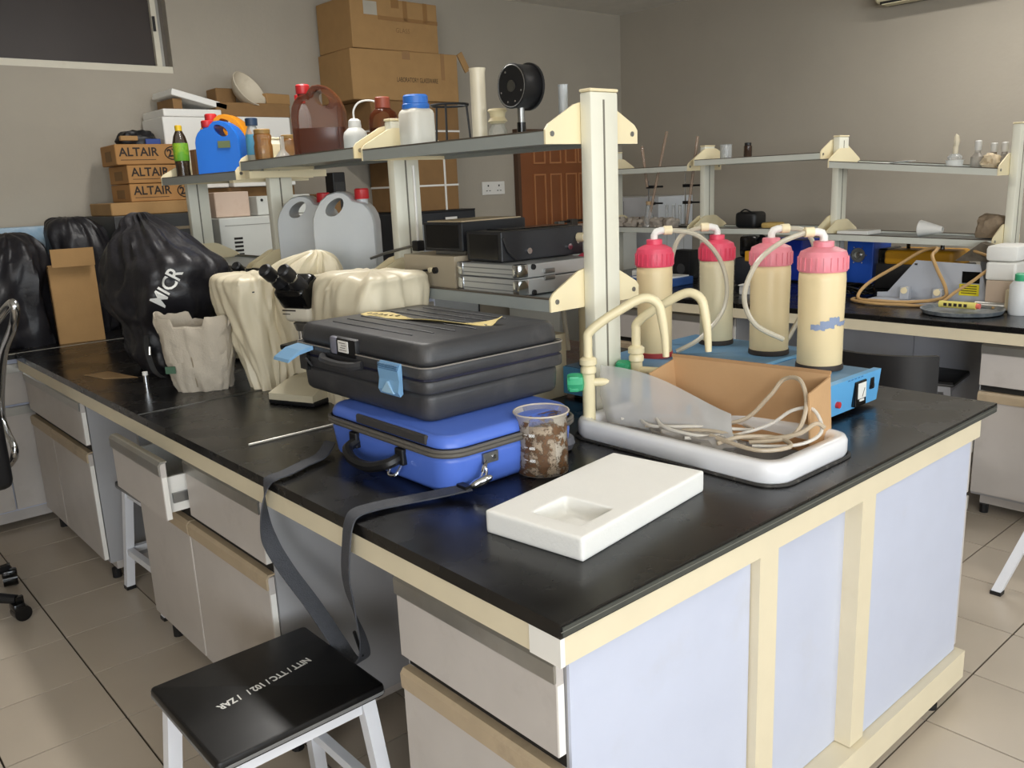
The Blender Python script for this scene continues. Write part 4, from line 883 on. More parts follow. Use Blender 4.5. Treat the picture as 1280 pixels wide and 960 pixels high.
# ================================================================ bottles and ware on the near rack
ZU, ZC3, ZL = 1.6325, 1.6025, 1.2045
def lathed(name, label, cat, loc, parts, group=None, rz=0):
    t = thing(name, label, cat, loc, rz, group)
    for pn, mt, prof, n, sq in parts: MB().lathe(prof, n=n, sq=sq).build(pn, mt, t, True)
    return t
red_m = M('red_cap', (196, 44, 48), .38); bluec_m = M('blue_cap', (52, 116, 204), .38)
amber_m = film('amber_plastic', (112, 54, 28), 0.34, .2); liquid_m = M('dark_liquid', (30, 9, 6), .2, var=.1)
clearb_m = film('clear_bottle', (210, 214, 212), .28, .1)
def jerry(label, loc, rz, L, D, h, mat, capm, liquid=None, lq=.5, capfrac=.30):
    """moulded can: rounded silhouette in xz with a cut-out grip; the neck is on the +x side, the grip on the -x side"""
    t = thing('jerrycan', label, 'jerrycan', loc, rz)
    P = [(-.46, 0), (.46, 0), (.5, .03), (.5, .60), (.475, .69), (.42, .77), (.345, .83), (.17, .865), (.12, .92), (.04, .965), (-.08, .975), (-.22, .95), (-.34, .88), (-.43, .78), (-.485, .68), (-.5, .60), (-.5, .03)]
    P = [(x * L, z * h) for x, z in P]; Q = [(x * .955 + .0, z * .975 + .008 * h) for x, z in P]
    hole = [(-.10 * L + .135 * L * math.cos(R(a)) * (1 if math.cos(R(a)) > 0 else 1.25), h * .795 + h * .095 * math.sin(R(a)) + .10 * h * math.cos(R(a)) * .5) for a in range(0, 360, 24)]
    def cut(q):
        me = bpy.data.meshes.new('tmp'); me.from_pydata([tuple(v) for v in q.v], [], q.f); bm = bmesh.new(); bm.from_mesh(me); bmesh.ops.recalc_face_normals(bm, faces=bm.faces); bm.to_mesh(me); bm.free()
        o = bpy.data.objects.new('tmp', me); COL.objects.link(o); return o
    body = MB(); n = len(P); r = D * .16
    rings = [[(x, -D / 2, z) for x, z in Q], [(x * .3 + X * .7, -D / 2 + r * .35, z * .3 + Z * .7) for (x, z), (X, Z) in zip(Q, P)], [(x, -D / 2 + r, z) for x, z in P], [(x, D / 2 - r, z) for x, z in P], [(x * .3 + X * .7, D / 2 - r * .35, z * .3 + Z * .7) for (x, z), (X, Z) in zip(Q, P)], [(x, D / 2, z) for x, z in Q]]
    a = cut(body.loft(rings)); b = cut(MB().prism(hole, 'y', -D, D))
    md = a.modifiers.new('cut', 'BOOLEAN'); md.operation = 'DIFFERENCE'; md.object = b; md.solver = 'EXACT'
    bpy.context.view_layer.update(); me = bpy.data.meshes.new_from_object(a.evaluated_get(bpy.context.evaluated_depsgraph_get()))
    bpy.data.objects.remove(a); bpy.data.objects.remove(b); me.name = 'body'; me.materials.clear(); me.materials.append(mat)
    me.polygons.foreach_set('use_smooth', [True] * len(me.polygons)); me.set_sharp_from_angle(angle=R(48))
    o = bpy.data.objects.new('body', me); COL.objects.link(o); o.parent = t
    x = capfrac * L; k = min(.022, D * .17)
    MB().lathe([(k, h * .80), (k, h * .90)], (x, 0, 0), 18).build('neck', mat, t, True)
    MB().lathe([(k * 1.2, h * .875), (k * 1.25, h * .885), (k * 1.25, h * .985), (k * 1.05, h), (k * .1, h)], (x, 0, 0), 18).build('cap', capm, t, True)
    def rg(k, kd, z, dx=0): return [(a + dx, b, z) for a, b in rrect(L * k, D * kd, D * kd * .25, 4)]
    if liquid: MB().loft([rg(.90, .80, .006), rg(.975, .92, .02), rg(.975, .92, h * lq)]).build('liquid', liquid, t, True)
    return t
# bay next to the near column
t = thing('tripod_stand', 'black iron laboratory tripod on the upper shelf', 'stand', (RX - .01, 1.372, ZU))
MB().tube([(.058 * math.cos(R(a)), .058 * math.sin(R(a)), .128) for a in range(0, 361, 15)], .004, 6).build('ring', black_m, t, True)
for a in (100, 220, 340): MB().tube([(.056 * math.cos(R(a)), .056 * math.sin(R(a)), .128), (.066 * math.cos(R(a)), .066 * math.sin(R(a)), 0)], .0035, 6).build('leg', black_m, t, True)
milky_m = M('milky_plastic', (216, 206, 182), .35, var=.03)
t = lathed('measuring_cylinder', 'tall milky plastic measuring cylinder on the upper shelf', 'cylinder', (RX, 1.24, ZU), [('tube', milky_m, [(.023, .005), (.023, .21), (.026, .222), (.0245, .222), (.021, .205), (.0205, .02)], 24, 0)])
MB().lathe([(.036, 0), (.036, .004), (.024, .009)], n=6).build('foot', milky_m, t)
lathed('glass_jar', 'small stoppered glass jar beside the black gauge', 'jar', (RX, 1.155, ZU), [('jar', film('jar_glass', (206, 204, 192), .3, .1), [(.026, 0), (.0275, .004), (.0275, .035), (.02, .05), (.02, .056)], 24, 0), ('stopper', M('cream_stopper', (206, 190, 150), .5), [(.018, .054), (.03, .062), (.022, .074), (.024, .086), (.03, .092), (.026, .098)], 20, 0)])
t = thing('dial_gauge', 'round black gauge on a stand on the upper shelf', 'gauge', (RX, 1.05, ZU))
T0 = Matrix.Translation((0, 0, .150)) @ Matrix.Rotation(R(-90), 4, 'Y')
MB().lathe([(.057, -.035), (.060, -.03), (.060, .025), (.0615, .028), (.0615, .034), (.057, .036), (.055, .033)], n=36, T=T0).build('housing', black_m, t, True)
MB().lathe([(.066, -.036), (.066, -.028), (.05, -.028)], n=36, T=T0).build('back_flange', black_m, t, True)
MB().lathe([(.055, .030), (.055, .0325), (.001, .0325)], n=36, T=T0).build('face', M('gauge_face', (30, 32, 30), .2), t, True)
MB().tube([(-.0345, .057 * math.cos(R(a)), .150 + .057 * math.sin(R(a))) for a in range(0, 361, 12)], .0018, 6).build('bezel', steel_m, t, True)
MB().cyl((-.0365, 0, .150), .016, .004, 'x', 18).build('hub', M('gauge_hub', (62, 60, 54), .4), t, True)
for a in (60, 200, 250, 290, 340): MB().cyl((-.0355, .045 * math.cos(R(a)), .150 + .045 * math.sin(R(a))), .003, .003, 'x', 8).build('screw', chrome_m, t, True)
MB().cyl((0, 0, .045), .011, .05, n=14).build('stem', steel_m, t, True); MB().cyl((0, 0, .006), .013, .045, n=14).build('stem_sleeve', blackgloss_m, t, True); MB().lathe([(.045, 0), (.045, .006), (.013, .012)], n=24).build('foot', black_m, t, True)
t = lathed('glass_cylinder', 'slim glass tube standing behind the near bracket', 'glass tube', (RX - .015, .862, ZU), [('tube', film('tube_glass', (206, 210, 212), .35, .08), [(.013, .003), (.013, .13), (.0145, .134), (.013, .134), (.0115, .12), (.011, .01)], 18, 0)])
MB().lathe([(.022, 0), (.022, .003), (.013, .006)], n=18).build('foot', film('tube_glass', (206, 210, 212), .35), t, True)
# middle bay
t = lathed('reagent_bottle', 'square white plastic bottle with blue cap on the upper shelf', 'bottle', (RX - .02, 1.54, ZU), [('body', M('white_bottle', (222, 218, 206), .4, rgb2=(190, 170, 130), amt=.15, s2=14), [(.046, 0), (.050, .006), (.050, .115), (.046, .125), (.038, .132)], 32, 4), ('cap', bluec_m, [(.043, .130), (.045, .133), (.045, .145), (.041, .148), (.041, .170), (.037, .175)], 28, 0)])
t = lathed('reagent_bottle', 'brown amber bottle with rusty cap beside the blue-capped one', 'bottle', (RX - .02, 1.735, ZU), [('body', amber_m, [(.042, 0), (.046, .006), (.046, .11), (.040, .135), (.025, .15), (.022, .152)], 32, 3), ('liquid', liquid_m, [(.04, .004), (.0435, .01), (.0435, .085)], 28, 3), ('cap', M('rust_cap', (150, 72, 50), .45), [(.024, .150), (.026, .152), (.026, .185), (.022, .188)], 20, 0)])
t = lathed('wash_bottle', 'small white wash bottle with bent spout tube', 'bottle', (RX - .02, 1.925, ZU), [('body', M('wash_white', (206, 206, 200), .4), [(.040, 0), (.044, .006), (.044, .07), (.040, .085), (.022, .102)], 28, 0), ('cap', white_m, [(.022, .1), (.024, .104), (.022, .125), (.012, .132)], 18, 0)])
MB().tube([(0, 0, .128), (0, 0, .16), (.012, -.015, .185), (.03, -.045, .192), (.045, -.08, .185), (.052, -.10, .175)], .0035, 6, smooth=5).build('spout', white_m, t, True)
jerry('brown jerrycan half full of dark liquid with a red cap', (RX - .01, 2.19, ZU), R(140), .195, .125, .280, amber_m, red_m, liquid_m, .42, .28)
lathed('pet_bottle', 'clear plastic bottle with red cap behind the brown jerrycan', 'bottle', (RX + .06, 2.46, ZU), [('body', clearb_m, [(.036, 0), (.04, .006), (.04, .18), (.026, .225), (.014, .24)], 24, 0), ('liquid', liquid_m, [(.036, .004), (.038, .01), (.038, .06)], 24, 0), ('cap', red_m, [(.022, .236), (.022, .268), (.018, .27)], 18, 0)])
honey_m = film('honey_glass', (150, 100, 46), .6, .15)
for x, y, h, lb in ((.80, 2.475, .135, 'brown glass jar with worn lid at the far end of the upper shelf'), (.93, 2.50, .115, 'small brown glass jar behind the funnel')):
    lathed('glass_jar', lb, 'jar', (x, y, ZU), [('jar', honey_m, [(.032, 0), (.036, .005), (.037, h * .5), (.033, h * .6), (.036, h * .8), (.03, h * .88)], 24, 0), ('lid', M('tin_lid', (150, 118, 66), .5), [(.032, h * .87), (.033, h * .98), (.03, h)], 22, 0)])
lathed('funnel', 'small clear glass funnel upside down between the brown jars', 'funnel', (.83, 2.37, ZU), [('cone', film('funnel_glass', (214, 210, 200), .4, .1), [(.04, 0), (.034, .018), (.012, .045), (.009, .052), (.009, .10), (.007, .10)], 24, 0)])
t = lathed('water_bottle', 'thin clear bottle with blue label and dark blue cap', 'bottle', (.80, 2.56, ZU - .03), [('body', clearb_m, [(.026, 0), (.029, .005), (.029, .15), (.018, .18), (.012, .19)], 22, 0), ('label', M('sky_label', (88, 160, 196), .5), [(.0297, .07), (.0297, .15), (.029, .15)], 22, 0), ('cap', M('navy_cap', (40, 60, 86), .45), [(.024, .185), (.025, .212), (.02, .215)], 18, 0)])
# far bay
jerry('blue jerrycan with red cap on the far upper shelf', (RX - .05, 3.02, ZC3), R(140), .20, .14, .245, M('blue_jerry', (30, 104, 196), .38, var=.05), red_m, None, .5, .27)
jerry('orange jerrycan with red cap behind the blue one', (RX + .05, 3.19, ZC3), R(140), .23, .14, .290, M('orange_jerry', (214, 136, 24), .4, var=.05), red_m, None, .5, .27)
bpy.data.objects['jerrycan.001'] and MB().box(-.06, -.005, .0752, .0765, .12, .15).build('paper_label', M('olive_label', (96, 106, 70), .6), bpy.data.objects['jerrycan.001'])
lathed('soda_bottle', 'dark soda bottle with green label and yellow cap', 'bottle', (.83, 3.42, ZC3), [('body', film('soda_dark', (60, 46, 34), .7, .1), [(.028, 0), (.034, .008), (.032, .05), (.035, .09), (.035, .17), (.028, .2), (.014, .23)], 24, 0), ('label', M('green_label', (96, 160, 44), .5, rgb2=(210, 210, 40), amt=.5, s2=14), [(.0355, .085), (.0365, .09), (.0365, .165), (.0355, .168)], 24, 0), ('cap', M('yellow_cap', (220, 184, 44), .4), [(.016, .226), (.017, .248), (.014, .252)], 16, 0)])
lathed('soda_bottle', 'second dark soda bottle behind the green-labelled one', 'bottle', (.97, 3.41, ZC3), [('body', film('soda_dark', (60, 46, 34), .7), [(.028, 0), (.034, .008), (.034, .17), (.028, .2), (.014, .23)], 24, 0), ('cap', black_m, [(.016, .226), (.017, .248), (.014, .252)], 16, 0)])
t = thing('cardboard_box', 'small brown carton between the soda bottle and blue jerrycan', 'box', (.90, 3.255, ZC3), R(10))
MB().box(-.07, .07, -.05, .05, 0, .13).build('carton', M('brown_carton', (128, 92, 60), .8, var=.1), t); MB().box(-.0705, .0705, -.006, .012, 0, .1305).build('tape', M('brown_tape', (150, 112, 74), .4), t)
# lower shelf
hd_m = film('natural_polyethylene', (216, 220, 222), .72, .3)
jerry('translucent white jerrycan in front, dark handle hole, lower shelf', (RX - .01, 2.05, ZL), R(-42), .235, .16, .315, hd_m, red_m, None, .5, .27)
jerry('translucent white jerrycan further back on the lower shelf', (RX - .0, 2.36, ZL), R(-42), .235, .155, .305, hd_m, red_m, None, .5, .27)
t = thing('aluminium_case', 'ribbed aluminium case on the lower shelf of the near rack', 'case', (RX - .005, 1.045, ZL))
alc_m = M('ribbed_aluminium', (192, 194, 194), .35, metal=.6, var=.05)
MB().rbox(-.155, .155, -.135, .135, 0, .046, .003).build('base', alc_m, t); MB().rbox(-.155, .155, -.135, .135, .048, .086, .003).build('lid', alc_m, t)
for z in (.012, .03, .058, .072): MB().box(-.1565, -.155, -.11, .125, z, z + .003).build('groove', M('case_groove', (120, 122, 122), .4), t)
for z0, z1 in ((0, .044), (.05, .088)):
    for y in (-.125, .125): MB().rbox(-.159, -.12, y - .014 if y > 0 else y - .013, y + .013, z0, z1, .004).build('corner_cap', chrome_m, t, True)
for z in (.006, .078): MB().cyl((-.1, -.140, z), .008, .006, 'y', 12).build('corner_button', black_m, t, True)
for z in (.055, .036): MB().rbox(-.06, -.02, -.142, -.135, z, z + .014, .002).build('latch', steel_m, t, True)
t = thing('instrument_box', 'black instrument box with two knobs on the aluminium case', 'instrument', (RX + .03, 1.085, ZL + .0885), R(-3))
MB().rbox(-.16, .16, -.085, .085, 0, .086, .004).build('housing', M('black_crackle', (34, 35, 38), .4, var=.1), t)
for x in (-.06, .10): MB().cyl((x, -.092, .026), .009, .008, 'y', 14).build('knob', chrome_m, t, True)
MB().tube([(-.155, -.088, .07), (-.14, -.09, .03), (-.11, -.09, .004)], .004, 6).build('cable', black_m, t, True)
MB().box(-.161, -.159, -.07, .07, .008, .078).build('end_panel', blackgloss_m, t); MB().box(-.10, .15, -.03, .06, .086, .089).build('lid_plate', blackgloss_m, t)
t = thing('control_box', 'beige instrument box with a black cable on the lower shelf', 'instrument', (RX - .01, 1.345, ZL))
MB().rbox(-.14, .14, -.135, .135, 0, .10, .003).build('housing', M('dull_beige', (172, 160, 138), .45, var=.05), t)
MB().cyl((-.150, -.04, .055), .01, .01, 'x', 12).build('socket', black_m, t, True); MB().cyl((-.150, -.015, .055), .008, .01, 'x', 12).build('connector', brk_m, t, True)
MB().tube([(-.152, -.01, .055), (-.165, .005, .05), (-.168, .02, .02), (-.165, .02, .002)], .004, 6, smooth=4).build('cable', black_m, t, True)
t = thing('instrument_box', 'smaller black instrument box on the beige box', 'instrument', (RX + .0, 1.30, ZL + .1005), R(4))
MB().rbox(-.13, .15, -.09, .09, .012, .10, .004).build('housing', M('black_crackle', (34, 35, 38), .4), t); MB().box(-.12, .14, -.08, .08, .1, .104).build('beige_lid', M('beige_lid', (176, 158, 128), .5), t)
MB().box(-.1, .12, -.07, .07, 0, .012).build('foot_rail', steel_m, t); MB().box(-.1315, -.13, -.075, .075, .022, .092).build('end_panel', blackgloss_m, t)
t = thing('retort_stand', 'thin white retort rod with black boss head on the lower shelf', 'stand', (RX - .05, 1.535, ZL))
MB().rbox(-.06, .06, -.04, .04, 0, .01, .003).build('foot', steel_m, t); MB().cyl((0, 0, .01), .005, .37, n=10).build('rod', white_m, t, True)
MB().rbox(-.016, .016, -.016, .016, .10, .135, .004).build('boss_head', black_m, t, True); MB().tube([(0, .02, .118), (-.03, .16, .09), (-.04, .24, .07)], .005, 8).build('clamp_arm', steel_m, t, True)
t = thing('glass_plate', 'shiny glass plate lying on the lower shelf rim', 'plate', (RX - .12, 1.42, ZL)); MB().box(-.03, -.0, -.13, .14, .0, .003).build('plate', film('plate_glass', (220, 224, 226), .5, .05), t)
t = thing('cardboard_box', 'cream carton under the lower shelf behind the black case', 'box', (.93, 1.18, H)); MB().box(-.11, .11, -.16, .16, 0, .20).build('carton', M('cream_carton', (214, 200, 168), .7), t); MB().box(-.111, .111, -.02, .02, 0, .2005).build('tape', M('pale_tape', (196, 180, 140), .4), t)
t = thing('rubber_bulb', 'grey rubber bulb on the worktop beside the beaker', 'bulb', (.625, .62, H)); MB().lathe([(.004, 0), (.022, .004), (.03, .02), (.026, .036), (.010, .048), (.006, .05)], n=20).build('bulb', M('grey_rubber_b', (96, 96, 102), .5), t, True); MB().cyl((0, 0, .05), .005, .02, n=10).build('nozzle', black_m, t, True)

# ================================================================ things on and by the wall bench
def carton(label, x0, x1, y0, y1, z0, z1, mat=None, rz=0.0, tape=True, name='carton', cat='box'):
    cx, cy = (x0 + x1) / 2, (y0 + y1) / 2; w, d, h = x1 - x0, y1 - y0, z1 - z0
    t = thing(name, label, cat, (cx, cy, z0), rz); m = mat or card_m
    MB().rbox(-w / 2, w / 2, -d / 2, d / 2, 0, h, .004, 1).build('box_body', m, t)
    if tape:
        MB().box(-w / 2 - .0006, w / 2 + .0006, -d / 2 - .0008, -d / 2 + .002, h * .52, h * .54).build('tape', M('brown_parcel_tape', (150, 112, 66), .35), t) if False else None
        MB().box(-.03, .03, -d / 2 - .0008, d / 2 + .0008, h - .05, h + .0008).build('tape', M('brown_parcel_tape', (146, 108, 64), .35), t)
        MB().box(-w / 2, w / 2, -.0012, .0012, h, h + .0012).build('flap_seam', card2_m, t)
    return t
t = thing('steel_cupboard', 'dark grey steel cupboard under the printed instrument cartons', 'cupboard', (.865, 4.12, H))
MB().rbox(-.255, .255, -.26, .26, 0, .585, .004).build('body', M('dark_steel', (58, 58, 58), .45, var=.08), t); MB().box(-.25, .25, -.262, -.26, .50, .515).build('trim', M('tan_trim', (150, 134, 108), .5), t); MB().box(-.002, .002, -.2615, -.26, .02, .48).build('door_gap', dark_m, t); MB().cyl((.04, -.275, .3), .012, .014, 'y', 12).build('knob', steel_m, t, True)
carton('flat brown carton at the bottom of the instrument carton stack', .62, 1.03, 3.92, 4.28, 1.436, 1.502, tape=False)
for i, (x0, z0, z1, lb) in enumerate(((.735, 1.503, 1.595, 'lowest'), (.735, 1.598, 1.692, 'middle'), (.70, 1.695, 1.80, 'top'))):
    t = carton('%s brown instrument carton printed with large dark letters' % lb, x0, x0 + .345, 3.95, 4.24, z0, z1, M('altair_card', (168, 124, 74), .8, var=.06), R(-3 if i == 2 else 1), tape=False, name='printed_carton')
    h = z1 - z0
    text(t, 'ALTAIR', .062, (-.055, -.1462, h * .60), (1, 0, 0), (0, 0, 1), print_m, squeeze=.98, bold=.0012)
    text(t, '2X', .055, (.125, -.1462, h * .55), (1, 0, .12), (-.12, 0, 1), print_m, bold=.002)
    MB().tube([(.125 + .045 * math.cos(R(a)), -.1465, h * .55 + .034 * math.sin(R(a))) for a in range(50, 331, 20)], .003, 5).build('logo_ring', print_m, t)
    MB().box(-.15, .03, -.1460, -.1452, h * .22, h * .25).build('print_line', print_m, t)
    MB().box(-.1735, -.1725, -.06, .06, h * .2, h * .7).build('end_mark', card2_m, t)
t = thing('shoulder_bag', 'small black bag lying on the top instrument carton', 'bag', (.85, 4.08, 1.80))
MB().loft(soft(rings_interp([(0, 0, 0, .10, .06), (.03, 0, 0, .11, .07), (.07, .01, 0, .08, .05), (.08, .01, 0, .02, .01)], 4), 32, .02, 14, 2.2, 1.5)).build('pouch', black_m, t, True); MB().rbox(.02, .10, -.085, -.06, .0, .03, .004).build('blue_tab', M('blue_cloth', (48, 72, 138), .6), t); MB().rbox(-.11, -.02, -.09, -.06, .02, .045, .004).build('tan_panel', card_m, t)
# white laboratory oven with boxes on top
t = thing('drying_oven', 'white steel laboratory oven with side vents on the wall bench', 'oven', (1.46, 4.06, H))
ovm = M('white_enamel', (206, 208, 202), .38, var=.03)
MB().rbox(-.33, .33, -.28, .30, 0, .545, .006, 2).build('cabinet', ovm, t); MB().box(-.30, -.02, -.2815, -.28, .50, .504).build('panel_seam', M('seam_grey', (150, 150, 144), .5), t); MB().cyl((.04, -.284, .47), .006, .004, 'y', 10).build('screw', steel_m, t, True)
for i in range(8): MB().box(-.255, -.205, -.2815, -.28, .27 + .022 * i, .282 + .022 * i).build('vent_slot', dark_m, t)
carton('pinkish stained box on the white oven', 1.145, 1.345, 3.84, 4.02, 1.397, 1.535, M('pinkish_card', (206, 184, 166), .7, var=.05, rgb2=(176, 144, 120), amt=.3, s2=9), tape=False)
t = carton('small white steel box with a keyhole on the white oven', 1.40, 1.74, 3.86, 4.04, 1.397, 1.505, ovm, tape=False, name='steel_box'); MB().cyl((-.14, -.094, .085), .008, .004, 'y', 12).build('lock', black_m, t, True)
carton('brown carton supporting the white foam boxes', 1.0, 1.76, 4.08, 4.36, 1.397, 1.56, card2_m)
t = carton('white polystyrene box with loose lids behind the soda bottle', .99, 1.325, 4.04, 4.36, 1.562, 1.95, foam_m, tape=False, name='foam_box'); MB().rbox(-.16, .17, -.165, .16, .389, .43, .006).build('lid', foam_m, t)
t = thing('polystyrene_slab', 'loose tilted polystyrene lid on the left foam box', 'packaging', (1.20, 4.19, 2.03)); MB().rbox(-.15, .17, -.15, .15, -.0, .035, .005, T=Matrix.Rotation(R(14), 4, 'Y')).build('slab', foam_m, t); MB().box(-.13, -.08, -.12, .12, -.034, .02).build('wedge', card2_m, t)
t = carton('white polystyrene box stack under the pale bowl', 1.345, 1.74, 4.02, 4.36, 1.562, 1.955, foam_m, tape=False, name='foam_box'); MB().box(-.1985, .1985, -.1712, -.169, .205, .209).build('seam', M('foam_seam', (170, 166, 156), .8), t)
carton('flat brown carton on the right foam boxes', 1.30, 1.76, 4.04, 4.36, 1.957, 2.035, card2_m, tape=False)
t = thing('bowl', 'pale stained bowl tipped on its side on the cartons', 'bowl', (1.53, 4.12, 2.105))
MB().lathe([(.03, -.05), (.07, -.038), (.105, .0), (.118, .03), (.112, .032), (.095, .0), (.06, -.03), (.002, -.038)], n=36, T=Matrix.Rotation(R(28), 4, 'Z') @ Matrix.Rotation(R(58), 4, 'X')).build('shell', M('stained_ceramic', (206, 196, 176), .6, var=.05, rgb2=(160, 142, 112), amt=.3, s2=9), t, True)
carton('small torn carton behind the pale bowl', 1.38, 1.50, 4.20, 4.34, 2.036, 2.13, card2_m, tape=False)
carton('crushed brown carton right of the pale bowl', 1.62, 1.80, 4.12, 4.32, 2.036, 2.10, card_m, R(14), tape=False)
carton('blue and white paper carton behind the black bags', .02, .52, 4.20, 4.38, H, 1.40, M('pale_blue_pack', (150, 182, 206), .5, rgb2=(220, 226, 230), amt=.6, s2=6), tape=False)
t = thing('speaker_column', 'slim black column standing behind the white jerrycans', 'speaker', (2.06, 4.1, H)); MB().rbox(-.045, .045, -.05, .05, 0, .78, .006).build('cabinet', black_m, t); MB().box(-.035, .035, -.052, -.05, .05, .72).build('grille', M('grille_grey', (52, 52, 52), .6), t)
carton('brown carton standing on the wall bench behind the rack', 1.86, 2.0, 3.95, 4.3, H, 1.50, card2_m)
# refrigerator with the tall carton stack
t = thing('refrigerator', 'dark-framed grey refrigerator carrying the carton stack', 'refrigerator', (2.76, 4.13, 0))
MB().rbox(-.285, .285, -.22, .25, .03, 1.345, .006).build('cabinet', M('charcoal_cabinet', (44, 46, 50), .45), t); MB().rbox(-.20, .25, -.245, -.22, .06, 1.27, .005).build('door', M('grey_door', (132, 136, 138), .4), t); MB().box(-.285, -.21, -.24, -.22, .06, 1.32).build('hinge_post', M('slate_post', (56, 66, 78), .45), t)
MB().box(-.17, -.09, -.247, -.245, 1.155, 1.215).build('pink_note', M('pink_note', (222, 140, 150), .6), t); MB().box(.0, .10, -.2465, -.245, 1.285, 1.31).build('nameplate', white_m, t); MB().box(-.26, .28, -.225, .24, 1.345, 1.356).build('top_trim', black_m, t)
for x in (-.24, .24): MB().cyl((x, -.15, 0), .02, .03, n=10).build('foot', black_m, t); MB().cyl((x, .18, 0), .02, .03, n=10).build('foot', black_m, t)
st_ = [(2.12 + .37, 2.88 + .05, 3.94, 4.36, 1.357, 1.70, 0, 'bottom carton on the refrigerator with white strapping'), (2.28, 2.98, 3.96, 4.38, 1.703, 2.065, 0, 'second carton from the bottom of the tall stack'),
       (2.175, 2.99, 3.96, 4.38, 2.068, 2.372, -2, 'carton printed in capitals, second from top of the tall stack'), (2.19, 2.86, 3.98, 4.38, 2.376, 2.68, 1, 'topmost battered carton near the ceiling')]
for i, (x0, x1, y0, y1, z0, z1, rz, lb) in enumerate(st_):
    t = carton(lb, x0, x1, y0, y1, z0, z1, (card2_m, card2_m, card_m, card_m)[i], R(rz), tape=i > 1); w, d, h = x1 - x0, y1 - y0, z1 - z0
    if i == 0:
        MB().box(-w / 2 - .002, w / 2 + .002, -d / 2 - .002, d / 2 + .002, .16, .172).build('strapping', white_m, t); MB().box(.10, .115, -d / 2 - .003, -d / 2, 0, h).build('strapping', white_m, t)
    if i == 1: MB().box(-w / 2 - .002, w / 2 + .002, -d / 2 - .002, d / 2 + .002, .17, .182).build('strapping', white_m, t)
    if i == 2:
        text(t, 'LABORATORY GLASSWARE', .042, (.08, -d / 2 - .0006, h * .42), (1, 0, 0), (0, 0, 1), print_m, squeeze=.62)
        MB().box(w / 2, w / 2 + .045, -d / 2 - .004, -d / 2 + .006, h - .13, h - .0, T=Matrix.Translation((w / 2, 0, h)) @ Matrix.Rotation(R(-30), 4, 'Y') @ Matrix.Translation((-w / 2, 0, -h))).build('loose_flap', card_m, t)
        MB().box(.27, .30, -d / 2 - .001, -d / 2, h * .45, h).build('tape', M('brown_parcel_tape', (146, 108, 64), .35), t)
    if i == 3:
        text(t, 'GLASS', .04, (.05, -d / 2 - .0006, h * .40), (1, 0, 0), (0, 0, 1), M('faint_print', (136, 104, 68), .8))
        MB().box(-.335 - .0012, -.335, -.18, -.08, h * .62, h * .86).build('shipping_label', white_m, t) if False else MB().box(-.24, -.14, -d / 2 - .0015, -d / 2, h * .66, h * .92).build('shipping_label', M('aged_label', (176, 170, 156), .6), t)
        for x in (.06, .22): MB().box(x, x + .035, -d / 2 - .001, -d / 2, h * .6, h).build('tape', M('brown_parcel_tape', (146, 108, 64), .35), t)
        MB().box(-w / 2 + .2, w / 2, -d / 2 - .001, -d / 2, h * .58, h * .66).build('tape', M('brown_parcel_tape', (146, 108, 64), .35), t)
# white chest in front of the door and the tall white cabinet in the corner
t = thing('chest_freezer', 'white chest standing before the brown door', 'freezer', (4.08, 4.0, 0)); MB().rbox(-.45, .45, -.30, .27, .04, 1.10, .01).build('cabinet', ovm, t); MB().rbox(-.46, .46, -.31, .28, 1.105, 1.16, .01).build('lid', white_m, t); MB().box(-.06, .06, -.325, -.31, 1.09, 1.115).build('handle', steel_m, t); MB().box(-.4, .4, -.25, .2, 0, .04).build('plinth', dark_m, t)
t = thing('bench_vice', 'small dark clamp standing on the white chest', 'clamp', (3.93, 3.83, 1.16)); MB().rbox(-.03, .03, -.03, .03, 0, .07, .004).build('jaw', M('vice_grey', (96, 92, 88), .45, metal=.5), t); MB().cyl((-.13, 0, .055), .009, .30, 'x', 10).build('screw_bar', black_m, t, True); MB().rbox(-.17, -.11, -.025, .025, 0, .06, .003).build('block', steel_m, t)
t = thing('white_cabinet', 'white steel cabinet in the far right corner', 'cabinet', (4.93, 3.99, 0)); MB().rbox(-.225, .222, -.37, .38, .03, 1.36, .006).build('body', M('cool_white_enamel', (208, 212, 216), .4), t); MB().box(-.2262, -.2255, -.0015, .0015, .06, 1.33).build('door_gap', dark_m, t); MB().rbox(-.24, -.2255, .03, .05, .7, .84, .003).build('handle', steel_m, t); MB().box(-.2, .2, -.34, .35, 0, .03).build('plinth', dark_m, t)
for i in range(3): MB().box(-.12 + .11 * i, -.117 + .11 * i, -.3712, -.37, .1, 1.3).build('panel_groove', M('seam_grey', (150, 150, 144), .5), t)

# ================================================================ ware on the second island
Z2U, Z2L = 1.600, 1.180
def lz(y): return 1.462 + (1.535 - 1.462) * (y - .763) / (.873) + .015
gl_m = film('beaker_clear', (216, 218, 216), .30, .08)
lathed('beaker', 'small empty glass beaker on the second rack', 'beaker', (RX2, 2.43, Z2U), [('glass', gl_m, [(.036, .002), (.037, .09), (.042, .096), (.037, .094), (.034, .006)], 26, 0)])
t = lathed('reagent_bottle', 'little dark bottle with white base on the second rack', 'bottle', (RX2, 2.27, Z2U), [('dish', white_m, [(.03, 0), (.045, .012), (.03, .012)], 24, 0), ('body', M('dark_amber', (58, 40, 28), .25), [(.022, .012), (.025, .016), (.025, .075), (.02, .08)], 22, 0), ('cap', black_m, [(.021, .08), (.021, .095), (.018, .097)], 18, 0)])
t = lathed('burner', 'small glass spirit burner with white holder on the tilted shelf', 'burner', (RX2, 1.035, lz(1.035)), [('dish', white_m, [(.038, .0), (.042, .03), (.046, .034), (.03, .034)], 24, 0), ('glass', gl_m, [(.03, .034), (.036, .05), (.02, .065)], 22, 0), ('collar', milky_m, [(.012, .064), (.013, .10), (.01, .105)], 16, 0)])
